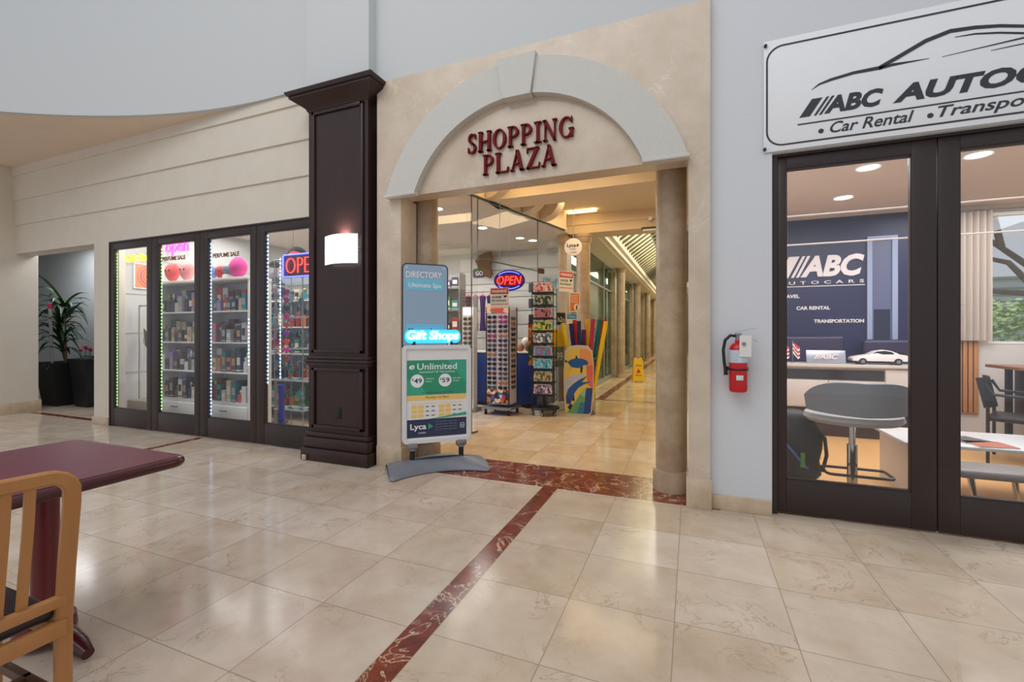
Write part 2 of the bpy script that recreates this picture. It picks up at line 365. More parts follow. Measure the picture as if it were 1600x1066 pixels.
def column(x, y, h, r, base, label, group=None, cap=False):
    t = thing('marble_column', label, 'column', (x, y, 0), 0, group)
    b = MB(); b.lathe([(r, base), (r*1.0, base+.3), (r*.97, h)], seg=32); b.build('shaft', m_colm, t)
    b = MB(); b.lathe([(r*1.18, 0), (r*1.18, base-.03), (r*1.1, base)], seg=32); b.build('base', m_colm, t)
    if cap: b = MB(); b.lathe([(r*.97, h), (r*1.15, h+.03), (r*1.2, h+.1), (r*1.28, h+.11), (r*1.28, h+.16)], seg=32); b.build('capital', m_colm, t)
    return t
column(-2.56, 4.0, 3.39, .125, .17, 'polished beige marble column at the left side of the plaza entrance')
column(-.155, 3.98, 3.39, .125, .17, 'polished beige marble column with round base at the right side of the entrance')

# letters
m_lred = M('burgundy_letters', (112, 14, 24), .6, spec=.2)
def serif_letter(ch, w, h):
    T, t = .2, .075; b = MB(); st = []; arcs = []
    def s(x0, y0, x1, y1, wd): st.append((x0, y0, x1, y1, wd))
    def sf(x, y, wd=.34): b.prism([((x-wd/2)*w, (y-.03)*h), ((x+wd/2)*w, (y-.03)*h), ((x+wd/2)*w, (y+.03)*h), ((x-wd/2)*w, (y+.03)*h)], -.03, 0)
    def a(cx, cy, rx, ry, a0, a1, th=T, tn=t, n=20):
        for i in range(n):
            A, B = R(a0+(a1-a0)*i/n), R(a0+(a1-a0)*(i+1)/n); q = []
            for ang, sg in ((A, 1), (B, 1), (B, -1), (A, -1)):
                wd = (tn+(th-tn)*math.cos(ang)**2)/2; wy = wd*.8
                q.append(((cx+(rx+sg*wd)*math.cos(ang))*w, (cy+(ry+sg*wy)*math.sin(ang))*h))
            b.prism(q, -.03, 0)
    if ch == 'H': s(.18, 0, .18, 1, T); s(.82, 0, .82, 1, T); b.prism([(.18*w, .46*h), (.82*w, .46*h), (.82*w, .53*h), (.18*w, .53*h)], -.03, 0); [sf(x, y) for x in (.18, .82) for y in (.03, .97)]
    if ch == 'I': s(.5, 0, .5, 1, T*1.6); [sf(.5, y, .9) for y in (.03, .97)]
    if ch == 'P': s(.24, 0, .24, 1, T); a(.45, .73, .38, .24, -90, 90); [b.prism([(.24*w, y*h), (.5*w, y*h), (.5*w, (y+.06)*h), (.24*w, (y+.06)*h)], -.03, 0) for y in (.46, .94)]; sf(.24, .03, .44); sf(.15, .97, .26)
    if ch == 'N': s(.18, 0, .18, 1, t); s(.82, 0, .82, 1, t); s(.82, 0, .18, 1, T*1.1); sf(.18, .03, .3); sf(.82, .97, .3); sf(.12, .97, .24)
    if ch == 'L': s(.22, 0, .22, 1, T); sf(.22, .97, .44); b.prism([(.05*w, 0), (.92*w, 0), (.98*w, .26*h), (.92*w, .26*h), (.84*w, .065*h), (.05*w, .065*h)], -.03, 0)
    if ch == 'A': s(.14, 0, .5, 1, t); s(.82, 0, .5, 1, T*1.1); b.prism([(.27*w, .3*h), (.7*w, .3*h), (.7*w, .36*h), (.27*w, .36*h)], -.03, 0); sf(.14, .03, .28); sf(.84, .03, .34)
    if ch == 'Z': s(.16, 0, .82, 1, T*1.1); sf(.51, .97, .84); sf(.5, .03, .88); s(.1, .76, .13, .97, .05); s(.92, .03, .95, .26, .05)
    if ch == 'O': a(.5, .5, .38, .46, 0, 360)
    if ch == 'G': a(.5, .5, .38, .46, 45, 315); s(.84, .05, .84, .42, T*.9); sf(.82, .42, .34); s(.84, .72, .84, .97, t)
    if ch == 'S':
        a(.5, .735, .27, .225, 50, 255, T*.8, .1); a(.5, .27, .29, .235, -130, 78, T*.9, .1); s(.8, .72, .8, .97, t); s(.17, .03, .17, .3, t)
        s(.78, .34, .3, .66, T*1.1)
    for (x0, y0, x1, y1, wd) in st: b.prism([((x0-wd/2)*w, y0*h), ((x0+wd/2)*w, y0*h), ((x1+wd/2)*w, y1*h), ((x1-wd/2)*w, y1*h)], -.03, 0)
    return b
lt = thing('wall_lettering', 'raised burgundy serif letters reading SHOPPING PLAZA on marble under the arch', 'sign', (0, PF-.002, 0))
def word(sx, ex, z0, h, s):
    ws = {'I': .55, 'P': .85, 'S': .8}; tot = sum(ws.get(c, 1) for c in s); k = (ex-sx)/tot; x = sx
    for c in s:
        wd = ws.get(c, 1)*k; o = serif_letter(c, wd*.92, h).build('letter', m_lred, lt); o.location = (x, 0, z0); x += wd
word(-1.868, -.875, 2.905, .175, 'SHOPPING'); word(-1.71, -1.025, 2.695, .175, 'PLAZA')

# ------------------------------------------------------------------ wood pilaster with sconce
p = thing('wood_pilaster', 'tall dark mahogany panelled pilaster with crown capital beside the shop windows', 'pilaster', (-3.31, 3.75, 0))
b = MB(); b.box(-.38, .38, -.21, 0, 0, 3.62); b.build('shaft', m_pil, p)
shf = p.children[0]
for (z0, z1, w0, w1) in ((1.10, 3.58, .27, .3), (.33, .95, .27, .3)):
    b = MB()
    for s0, s1 in ((-.33, -.29), (.29, .33)): b.box(s0, s1, -.232, -.21, z0, z1, bev=.006)
    b.box(-.33, .33, -.232, -.21, z0, z0+.035, bev=.006); b.box(-.33, .33, -.232, -.21, z1-.035, z1, bev=.006); b.build('panel_moulding', m_pil, shf)
b = MB(); b.box(-.395, .395, -.235, 0, .97, 1.0, bev=.008); b.box(-.405, .405, -.25, 0, 1.0, 1.035, bev=.012); b.box(-.395, .395, -.235, 0, 1.035, 1.07, bev=.008); b.build('chair_rail', m_pil, p)
b = MB(); b.box(-.43, .425, -.275, 0, 0, .13, bev=.008); b.box(-.415, .41, -.255, 0, .13, .24, bev=.012); b.box(-.40, .40, -.24, 0, .24, .29, bev=.012); b.build('plinth', m_pil, p)
b = MB(); prof = [(.0, 3.585), (.012, 3.60), (.02, 3.62), (.05, 3.645), (.10, 3.675), (.125, 3.69), (.135, 3.695), (.135, 3.715), (.15, 3.72), (.165, 3.745), (.165, 3.755)]
prev = None; bm = b.bm; rings = []
for e, z in prof:
    rings.append([bm.verts.new(v) for v in ((-.38-e, 0, z), (-.38-e, -.21-e, z), (.38+e, -.21-e, z), (.38+e, 0, z))])
for i in range(len(rings)-1):
    for k in range(4): bm.faces.new([rings[i][k], rings[i][(k+1) % 4], rings[i+1][(k+1) % 4], rings[i+1][k]])
bm.faces.new(rings[-1]); bm.faces.new(rings[0][::-1]); b.build('capital', m_pil, p)
sc = thing('wall_sconce', 'square white glass sconce glowing on the dark mahogany pilaster', 'lamp', (-3.215, 3.54, 1.985))
m_sconce = M('sconce_glass', (250, 252, 250), .3, emit=1.5)
b = MB(); b.sheet(lambda u, v: (-.205+.41*u, -.055-.06*math.sin(PI*u), .285*v), 14, 1, th=.006); b.build('diffuser', m_sconce, sc)
b = MB(); b.box(-.1, .1, -.03, 0, .08, .2); [b.cyl((-.22, -.05, z), (.235, -.05, z), .004, seg=8) for z in (.12, .15, )]; b.cyl((0, -.05, .13), (0, -.005, .13), .01); b.build('bracket', m_gry, sc)
area('sconce_bulb', (-3.215, 3.50, 2.28), .1, 3.5, (1, .96, .88), (R(180), 0, 0))
o = thing('power_outlet', 'black power outlet low on the dark mahogany pilaster', 'outlet', (-3.30, 3.539, .44))
b = MB(); b.box(-.036, .036, -.006, 0, 0, .115, bev=.003); b.build('cover_plate', m_blk, o)
b = MB(); [b.box(-.016, .016, -.011, -.006, z, z+.03, bev=.002) for z in (.02, .066)]; b.build('socket', m_frame, o)
b = MB(); b.box(-3.70, -3.655, 3.455, 3.474, .005, .06, bev=.003); b.box(-3.69, -3.665, 3.448, 3.455, .02, .045); tag(b.build('sensor_box', m_base), 'tiny cream box at the foot of the dark pilaster', 'box')

# ------------------------------------------------------------------ storefront doors
def door(n, x0, x1, mg, lst, rst, zt=2.565, y=3.757, hinge=True):
    t = bpy.data.objects.new('door_%d' % n, None); COL.objects.link(t); t.location = (x0, y, 0); struct(t); W = x1-x0
    b = MB(); b.box(.003, lst, 0, .045, .012, zt, bev=.003); b.box(W-rst, W-.003, 0, .045, .012, zt, bev=.003)
    b.box(lst, W-rst, 0, .045, .012, .25, bev=.003); b.box(lst, W-rst, 0, .045, 2.48, zt, bev=.003)
    b.box(lst-.004, lst+.004, .005, .04, .25, 2.48); b.box(W-rst-.004, W-rst+.004, .005, .04, .25, 2.48); b.box(lst, W-rst, .005, .04, .248, .262); b.box(lst, W-rst, .005, .04, 2.468, 2.482)
    b.build('door_frame', m_frame, t)
    b = MB(); b.box(lst+.01, W-rst-.01, .018, .026, .26, 2.47); b.build('pane', mg, t)
    return t
for i, (xa, xb, la, ra) in enumerate(((-7.60, -6.67, .09, .11), (-6.67, -5.715, .14, .105), (-5.715, -4.73, .15, .10), (-4.73, -3.78, .14, .12))): door(i+1, xa, xb, m_glass, la, ra)
b = MB(); b.box(-7.62, -7.60, 3.75, 3.86, 0, 2.585); b.box(-7.60, -3.69, 3.75, 3.86, 2.566, 2.586); b.box(-3.78, -3.69, 3.77, 3.86, 0, 2.566); struct(b.build('trim_6', m_frame))
door(5, .575, 1.48, m_glass2, .06, .134, y=3.715); door(6, 1.48, 2.42, m_glass2, .114, .11, y=3.715)
b = MB(); b.box(.536, .575, 3.70, 3.84, 0, 2.585); b.box(.575, 2.42, 3.70, 3.84, 2.566, 2.586); b.box(2.42, 2.5, 3.70, 3.84, 0, 2.585); struct(b.build('trim_7', m_frame))

# ------------------------------------------------------------------ ABC banner
m_ban = M('banner_vinyl', (236, 238, 240), .55, noise=.012, scale=12, bump=.03); m_ink = M('charcoal_ink', (52, 56, 62), .6)
bn = thing('hanging_banner', 'white vinyl banner reading ABC AUTOCARS above the dark glass doors', 'banner', (0, 3.652, 0))
BY = -.0075
b = MB(); b.box(.482, 3.05, -.005, 0, 2.592, 3.385, bev=.001); b.build('banner_sheet', m_ban, bn)
def rrect(x0, x1, z0, z1, r, n=8):
    P = []
    for cx, cz, a in ((x1-r, z1-r, 0), (x0+r, z1-r, 90), (x0+r, z0+r, 180), (x1-r, z0+r, 270)):
        P += [(cx+r*math.cos(R(a+90*i/n)), cz+r*math.sin(R(a+90*i/n))) for i in range(n+1)]
    return P
pp = rrect(.502, 3.03, 2.632, 3.335, .1); b = MB(); b.ribbon(pp+[pp[0]], .011, BY, -.005); b.build('border_line', m_ink, bn)
def zp(x, y): X, Z = at(1190+x/3.902, y/3.902, 3.647); return (X, Z)
b = MB()
b.ribbon([zp(*q) for q in ((305, 548), (350, 515), (420, 487), (560, 445), (715, 415), (830, 350), (1000, 250), (1150, 190), (1300, 168), (1450, 158), (1600, 160))]+[(2.1, 2.985+.165), (2.4, 3.10), (2.6, 3.02), (2.8, 2.97), (2.86, 2.93)],
         [.002, .012, .018, .02, .024, .026, .026, .025, .022, .019, .018, .018, .02, .018, .01, .002], BY, -.005)
b.ribbon([zp(*q) for q in ((715, 418), (800, 395), (900, 378), (1020, 357))], [.02, .018, .01, .002], BY, -.005)
b.ribbon([zp(*q) for q in ((1178, 227), (1300, 207), (1450, 200), (1600, 203))]+[(2.05, 3.13)], [.003, .009, .011, .012, .004], BY, -.005)
b.ribbon([zp(*q) for q in ((1100, 347), (1300, 300), (1450, 265), (1600, 230))]+[(2.1, 3.08)], [.002, .005, .007, .01, .003], BY, -.005)
b.ribbon([zp(*q) for q in ((1397, 309), (1500, 287), (1600, 266))]+[(2.0, 3.03)], [.002, .005, .006, .003], BY, -.005)
b.build('car_outline', m_ink, bn)
b = MB()
for x, wd in ((.70, .062), (.785, .016), (.815, .016)): b.prism([(x, 2.803), (x+wd, 2.803), (x+wd+.075, 2.92), (x+.075, 2.92)], BY, -.005)
b.build('slash_mark', m_ink, bn)
text('letters', 'ABC', .845, 1.175, 2.803, 2.92, -.005, m_ink, bn, .0025, .25, .045)
text('letters', 'AUTOCARS', 1.225, 2.33, 2.803, 2.92, -.005, m_ink, bn, .0025, .25, .045)
b = MB(); b.box(.69, 2.85, BY, -.005, 2.752, 2.761); b.build('rule_line', m_ink, bn)
text('letters', 'Car Rental', .88, 1.335, 2.667, 2.742, -.005, m_ink, bn, .0025, .3, .012)
text('letters', 'Transportation', 1.455, 2.21, 2.65, 2.742, -.005, m_ink, bn, .0025, .3, .012)
for x in (.828, 1.417): b = MB(); b.cyl((x, BY, 2.69), (x, -.005, 2.69), .016, seg=20); b.build('bullet_dot', m_ink, bn)
for x, z in ((.492, 3.35), (.487, 2.612)): b = MB(); b.cyl((x, -.02, z), (x, -.005, z), .011, seg=12); b.build('bolt', m_blk, bn)

# ------------------------------------------------------------------ fire extinguisher
m_exr = M('extinguisher_red', (196, 20, 26), .25)
fx, fz = at(1153, 612, 3.60)
fe = thing('fire_extinguisher', 'red fire extinguisher with black hose and inspection tag on the white wall', 'fire extinguisher', (fx, 3.585, fz))
b = MB(); b.lathe([(.05, 0), (.058, .008), (.06, .03), (.06, .285), (.055, .32), (.038, .345), (.022, .352), (.02, .37)], seg=28); b.build('cylinder', m_exr, fe)
b = MB(); b.lathe([(.0606, .21), (.0612, .212), (.0612, .298), (.0595, .30)], seg=28); b.build('label_band', M('label_grey', (190, 205, 215), .4, noise=.2, scale=60), fe)
b = MB(); b.lathe([(.0615, .155), (.0635, .158), (.0635, .166), (.0615, .169)], seg=28); b.box(-.07, .07, .05, .075, .15, .175); b.build('strap', m_blk, fe)
b = MB(); b.lathe([(.018, .36), (.018, .40), (.022, .405), (.022, .42)], seg=16); vv = b.build('valve', m_gry, fe)
b = MB(); b.sweep([(-.02, 0, .425), (.03, 0, .44), (.08, 0, .452), (.125, 0, .456)], .018, .005, (0, 1, 0)); b.build('lever', m_chr, vv)
b = MB(); b.sweep([(0, 0, .40), (.04, 0, .395), (.09, 0, .375), (.125, 0, .36)], .018, .005, (0, 1, 0)); b.build('handle', m_chr, vv)
b = MB(); b.tube([(-.02, -.005, .40), (-.05, -.01, .405), (-.085, -.01, .37), (-.097, -.01, .30), (-.092, -.01, .22), (-.085, -.01, .17)], .0105, 12); hh = b.build('hose', m_blk, fe)
b = MB(); b.cyl((-.085, -.01, .18), (-.08, -.01, .12), .01, .014, 12); b.build('nozzle', m_blk, hh)
b = MB(); b.obox((.04, -.07, .33), (.075, .002, .15), 0, R(6)); b.cyl((.03, -.077, .345), (.03, -.072, .345), .014, mi=1); b.build('inspection_tag', [m_wht, m_gry], fe)
b = MB(); b.obox((.005, -.0625, .105), (.045, .002, .035), bev=.0009); b.build('sticker', M('sticker_mint', (200, 225, 215), .5), fe)

# ------------------------------------------------------------------ poster stand at the entrance
m_pframe = M('poster_frame_white', (226, 228, 230), .35, noise=.02); m_pgrey = M('moulded_grey_plastic', (120, 126, 134), .4, noise=.06, scale=14)
ps = thing('poster_stand', 'grey weighted pavement stand holding a white framed phone plan poster', 'sign stand', (-2.26, 3.72, 0), R(42))
b = MB()
def basefn(u, v):
    x = -.46+.92*u; e = abs(2*u-1); wdt = .17+.05*(e**2); bow = -.055+.11*e*e
    y = (v-.5)*2*wdt+ (-.0)
    prof = math.sin(PI*min(max(v, 0), 1))**.6
    h = (.05+.075*(1-e**2.0))*prof
    if v < .5: y -= bow*1.1
    else: y += bow*.9
    if e > .93: y *= .82
    return (x, y, .012+h)
b.sheet(basefn, 28, 16)
bot = [(basefn(i/28, 0)[0], basefn(i/28, 0)[1]) for i in range(29)]+[(basefn(i/28, 1)[0], basefn(i/28, 1)[1]) for i in range(28, -1, -1)]
b.prism(bot, .012, .006, 'XY'); b.build('weighted_base', m_pgrey, ps)
for x in (-.42, -.3, .3, .42): b = MB(); b.cyl((x, -.17 if abs(x) > .35 else .17, 0), (x, -.17 if abs(x) > .35 else .17, .02), .018, seg=12); b.build('foot_pad', m_blk, ps)
for x in (-.235, .235):
    b = MB(); b.cyl((x, 0, .085), (x, 0, .112), .04, .034, 20); b.build('post_socket', m_pgrey, ps)
    b = MB(); b.cyl((x, 0, .11), (x, 0, .2), .024, seg=20); b.build('post', m_blk, ps)
    b = MB(); b.cyl((x, 0, .2), (x, 0, .215), .036, seg=20); b.box(x-.05, x+.05, -.022, .022, .215, .275, bev=.006); b.build('post_clamp', m_gry, ps)
b = MB(); P0 = rrect(-.33, .33, .262, 1.188, .045)
X0, X1, Z0, Z1 = -.295, .295, .297, 1.153
b.ribbon(rrect(-.312, .312, .28, 1.17, .03)+[(.312, 1.14)], .036, -.022, .022); b.build('poster_frame', m_pframe, ps)
b = MB(); b.box(X0, X1, -.006, .006, Z0, Z1); b.build('backing_panel', m_wht, ps)
m_grn = M('poster_green', (44, 150, 112), .35); m_nav = M('poster_navy', (44, 54, 84), .35); m_yel = M('poster_yellow', (244, 204, 112), .4); m_teal = M('poster_teal', (60, 170, 140), .4)
b = MB()
b.box(X0+.01, X1-.01, -.0075, -.006, .715, 1.045, 0); b.box(X0+.01, X1-.01, -.0075, -.006, .665, .712, 1); b.box(X0+.01, X1-.01, -.0075, -.006, .315, .485, 2)
b.prism([(X0+.01, .72), (X0+.2, .72), (X0+.08, .88), (X0+.01, .86)], -.0082, -.0075, mi=3); b.prism([(.1, 1.04), (.28, 1.04), (.28, .82)], -.0082, -.0075, mi=3)
for gx in (-.245, .015):
    for r_ in range(3):
        for c_ in range(2): b.box(gx+c_*.062, gx+c_*.062+.052, -.0075, -.006, .62-.042*r_-.032, .62-.042*r_, 1)
        for c_ in range(2): b.box(gx+.135+c_*.055, gx+.165+c_*.055, -.0075, -.006, .62-.042*r_-.02, .62-.042*r_-.012, 2)
    b.box(gx, gx+.24, -.0075, -.006, .634, .637, 1)
b.ribbon([(X0+.2, .485), (.05, .495), (.18, .51), (X1-.01, .52)], [.002, .012, .022, .032], -.0078, -.006, 3)
b.build('poster_print', [m_grn, m_yel, m_nav, m_teal], ps)
m_pw = M('poster_white', (242, 246, 246), .4)
text('poster_lettering', 'Unlimited', -.19, .19, .955, 1.015, -.0076, m_pw, ps, .001, 0, .01)
text('poster_lettering', 'e', -.265, -.215, .96, 1.0, -.0076, m_pw, ps, .001, .2, .02)
text('poster_lettering', 'International Talk Text and Data', -.17, .17, .925, .943, -.0076, m_pw, ps, .001)
for cx, s_, in ((-.19, '49'), (.075, '59')):
    b = MB(); b.cyl((cx, -.0088, .85), (cx, -.006, .85), .062, seg=36); b.build('price_disc', m_pw, ps); pdk = [c for c in ps.children if c.name.startswith('price_disc')][-1]
    text('price_lettering', s_, cx-.03, cx+.043, .828, .874, -.0089, m_nav, pdk, .001, 0, .015); text('price_lettering', '$', cx-.05, cx-.034, .85, .874, -.0089, m_nav, pdk, .001)
for x, s_ in ((-.11, 'MONTHLY'), (.15, 'PER LINE')):
    text('poster_lettering', s_, x, x+.08, .862, .874, -.0076, m_pw, ps, .001); text('poster_lettering', s_, x, x+.06, .836, .848, -.0076, m_pw, ps, .001)
text('poster_lettering', 'Prepaid Plans with Calls', -.14, .15, .728, .742, -.0076, m_nav, ps, .001)
text('poster_lettering', 'Monthly Line Plans', -.11, .11, .677, .70, -.0076, M('poster_brown', (110, 84, 30), .5), ps, .001)
text('poster_lettering', 'Lyca', -.255, -.105, .375, .447, -.0076, m_pw, ps, .001, 0, .02)
text('poster_lettering', 'mobile', -.18, -.11, .352, .368, -.0076, m_pw, ps, .001)
b = MB(); b.prism([(-.085, .39), (-.04, .415), (-.085, .445)], -.0085, -.0075); b.build('poster_emblem', m_teal, ps)
for z in (.45, .425, .40, .375): text('poster_lettering', 'terms and conditions apply to plans', -.02, .19, z, z+.011, -.0076, M('poster_grey', (150, 160, 180), .5), ps, .001)
b = MB(); q = rrect(.225, .262, .385, .43, .008); b.ribbon(q+[q[0]], .004, -.0085, -.0075); b.build('poster_emblem', m_pw, ps); text('poster_lettering', '5G', .232, .256, .398, .416, -.0076, m_pw, ps, .001)

# ------------------------------------------------------------------ directory board and neon
ds = thing('directory_board', 'tall mirrored acrylic directory board with light blue strips behind the poster stand', 'sign', (-2.394, 3.722, 0), R(42))
m_acr = M('mirror_acrylic', (160, 180, 196), .1, metal=.7); m_lb = M('light_blue_strip', (120, 200, 225), .35)
b = MB(); b.prism(rrect(-.215, .215, .35, 1.965, .04), -.006, .006); b.build('acrylic_panel', m_acr, ds)
b = MB(); q = rrect(-.217, .217, .35, 1.967, .042); b.ribbon(q+[q[0]], .01, -.008, .008); b.build('edge_trim', M('dark_blue_trim', (30, 42, 58), .3), ds)
[MB().box(x-.02, x+.02, -.065, -.006, z, z+.03).build('mounting_clip', m_gry, ds) for x in (-.12, .14) for z in (.45, 1.05)]
for x in (-.18, .18): b = MB(); b.cyl((x, -.014, 1.93), (x, -.006, 1.93), .011, seg=14); b.build('stud', m_chr, ds)
text('board_lettering', 'DIRECTORY', -.185, .16, 1.835, 1.895, -.0065, M('pale_letters', (240, 242, 245), .6), ds, .003, 0, .008)
for z0, s_ in ((1.715, 'Ultimate Spa'), (1.28, 'Memory Lane')):
    b = MB(); b.box(-.185, .175, -.009, -.006, z0, z0+.11); st_ = b.build('name_strip', m_lb, ds)
    text('board_lettering', s_, -.16, .155, z0+.015, z0+.07, -.0092, m_pw if z0 > 1.5 else m_nav, st_, .002, 0, .01)
ns = thing('neon_sign', 'white and cyan glowing Gift Shops neon sign in front of the directory board', 'neon sign', (-2.318, 3.738, 0), R(42))
m_neo = M('neon_cyan', (60, 190, 230), emit=.9); m_neow = M('neon_white', (235, 252, 255), emit=1.6)
b = MB(); b.prism(rrect(-.27, .27, 1.205, 1.335, .055), -.01, 0); b.build('halo_panel', m_neo, ns)
text('neon_tube', 'Gift Shops', -.25, .25, 1.215, 1.325, -.0105, m_neow, ns, .012, .15, .03)
[MB().box(x-.012, x+.012, -.012, .0, 1.15, 1.22).build('mounting_clip', m_blk, ns) for x in (-.18, .18)]

# ------------------------------------------------------------------ cafe table and chair
m_tt = M('burgundy_laminate', (98, 30, 56), .38, noise=.05, scale=40, spec=.4); m_te = M('dark_cherry_edge', (70, 22, 22), .22, noise=.12, scale=20); m_tp = M('burgundy_metal', (104, 20, 24), .32, noise=.1, scale=12)
tb = thing('cafe_table', 'burgundy topped cafe table with rounded dark edge on a red pedestal', 'table', (-2.52, 1.02, 0))
b = MB(); b.prism(rrect(-.44, .39, -.295, .295, .02), .742, .7505, 'XY'); b.build('tabletop', m_tt, tb)
b = MB(); q = rrect(-.45, .40, -.305, .305, .05); b.tube([(x, y, .728) for x, y in q], .022, 12, closed=True); b.prism(rrect(-.445, .395, -.3, .3, .03), .71, .742, 'XY'); b.build('edge_band', m_te, tb)
b = MB(); b.lathe([(.06, .06), (.058, .1), (.046, .14), (.044, .4), (.044, .70), (.1, .71)], seg=28); b.build('pedestal', m_tp, tb)
b = MB(); b.lathe([(.095, .03), (.1, .05), (.095, .1), (.06, .12)], seg=28); b.build('collar', m_tp, tb)
for s in (-1, 1):
    for ax in (0,):
        P = [(s*.05, .06), (s*.15, .065), (s*.24, .05), (s*.31, .035)]
        L_ = .31 if ax == 0 else .25
        b = MB(); b.tube([((p_[0]*L_/.31) if ax == 0 else 0, 0 if ax == 0 else p_[0]*L_/.31, p_[1]) for p_ in P], [.045, .042, .036, .022], 12)
        for v in b.bm.verts: v.co.z = max(v.co.z, .002)
        b.build('foot', m_te, tb)

m_cw = wood('honey_maple', (166, 112, 62), (190, 134, 80), .38, axis=2, scale=.6); m_vin = M('brown_black_vinyl', (48, 38, 40), .35, bump=.05, scale=80); m_dw = wood('dark_stretcher_wood', (74, 44, 26), (98, 62, 40), .4, axis=0)
ch = thing('dining_chair', 'honey maple slat-back dining chair with dark vinyl seat tucked at the burgundy table', 'chair', (-1.79, .575, 0))
# local: back along Y (half width .2), seat towards -X
hw = .195
def post(y, s):
    return [(.03, y, 0), (.012, y, .2), (0, y, .42), (.015, y, .62), (.035, y, .78)]
pts = [(-.012, hw, 0), (-.012, hw, .2), (-.01, hw, .42), (.01, hw, .6), (.036, hw, .785)]
cor = [(.04+.004*math.sin(a), hw-.06+.06*math.cos(a), .815+.06*math.sin(a)) for a in [R(d) for d in (15, 35, 55, 75, 90)]]
full = pts+cor; other = [(x, -y, z) for x, y, z in full[::-1]]
b = MB(); b.sweep(full+[(.046, 0, .88)]+other, .024, .042, (1, 0, .0)); b.build('back_frame', m_cw, ch)
for k in range(5):
    y = -.1+.05*k; b = MB(); b.sweep([(-.006, y, .50), (.008, y, .6), (.03, y, .74), (.044, y, .87)], .012, .025, (1, 0, 0)); b.build('slat', m_cw, ch)
b = MB(); b.box(-.014, .014, -hw, hw, .468, .50, bev=.004); b.build('lower_back_rail', m_cw, ch)
b = MB(); b.box(-.014, .012, -hw, hw, .375, .425, bev=.004); b.box(-.40, -.01, hw-.03, hw-.008, .375, .42, bev=.003); b.box(-.40, -.01, -hw+.008, -hw+.03, .375, .42, bev=.003); b.box(-.42, -.395, -hw, hw, .375, .42, bev=.003); b.build('seat_rail', m_cw, ch)
b = MB(); b.box(-.43, -.016, -.205, .185, .425, .468, bev=.018, seg=3); b.build('seat_cushion', m_vin, ch)
for s in (-1, 1):
    b = MB(); b.sweep([(-.405, s*(hw-.01), 0), (-.405, s*(hw-.01), .40)], .032, .032, (1, 0, 0)); b.build('front_leg', m_cw, ch)
    b = MB(); b.box(-.40, 0.01, s*(hw-.01)-.011, s*(hw-.01)+.011, .17, .2, bev=.003); b.build('side_stretcher', m_dw, ch)
b = MB(); b.box(-.21, -.185, -hw, hw, .175, .2, bev=.003); b.build('cross_stretcher', m_dw, ch)

# ------------------------------------------------------------------ planters in the recess
m_pot = M('black_planter', (20, 20, 22), .5); m_leaf = M('dracaena_leaf', (34, 62, 34), .42, noise=.25, scale=10); m_stem = M('cane_brown', (92, 74, 52), .8, noise=.2, scale=20)
def strip_leaf(b, base, ang, length, lift, droop, wd, mi=0):
    base = Vector(base); d = Vector((math.cos(ang), math.sin(ang), 0)); sd = Vector((-d.y, d.x, 0)); pts = []; n = 9
    for i in range(n+1):
        t = i/n; p_ = base+d*(length*t*(1-.18*t*droop))+Vector((0, 0, length*(lift*t-droop*t*t))); wv = wd*math.sin(PI*min(1, .12+.88*t))**.7*(1-.25*t) if t < 1 else .001
        pts.append((p_-sd*wv/2, p_+Vector((0, 0, -.012*math.sin(PI*t))), p_+sd*wv/2))
    for i in range(n):
        for k in (0, 1):
            vs = [b.bm.verts.new(v) for v in (pts[i][k], pts[i][k+1], pts[i+1][k+1], pts[i+1][k])]; b.bm.faces.new(vs).material_index = mi
pl = thing('potted_dracaena', 'leafy green dracaena in a tapered black square planter inside the wall recess', 'plant', (-10.7, 4.62, 0))
def sqpot(b, r0, r1, h):
    t = []
    for z, r_ in ((0, r0), (h-.05, r1), (h-.05, r1+.015), (h, r1+.02), (h, r1-.03), (h-.06, r1-.04)): t.append([b.bm.verts.new((sx*r_, sy*r_, z)) for sx, sy in ((-1, -1), (1, -1), (1, 1), (-1, 1))])
    for i in range(len(t)-1):
        for k in range(4): b.bm.faces.new([t[i][k], t[i][(k+1) % 4], t[i+1][(k+1) % 4], t[i+1][k]])
    b.bm.faces.new(t[0][::-1]); b.bm.faces.new(t[-1])
b = MB(); sqpot(b, .24, .31, .78); b.build('planter', m_pot, pl, smooth=False)
b = MB(); b.cyl((.0, 0, .7), (.0, -.08, 1.5), .028, .022); b.cyl((-.06, .03, .7), (-.15, -.05, 1.3), .022, .018); b.cyl((.08, -.04, .7), (.12, -.08, 1.78), .02, .016); b.build('cane', m_stem, pl)
b = MB(); rr_ = random.Random(3)
for (bx, by, bz, n) in ((.0, -.08, 1.5, 26), (-.15, -.05, 1.3, 22), (.12, -.08, 1.78, 26), (.06, -.1, 1.1, 14)):
    for k in range(n):
        a = k*2.4+rr_.random()*.4; f = k/n; strip_leaf(b, (bx, by, bz-.14+.22*f), a, (.5+.2*rr_.random())*(1-.35*max(0, math.sin(a))), .75+.9*f*rr_.random(), .9+.4*rr_.random()-.3*f, .07)

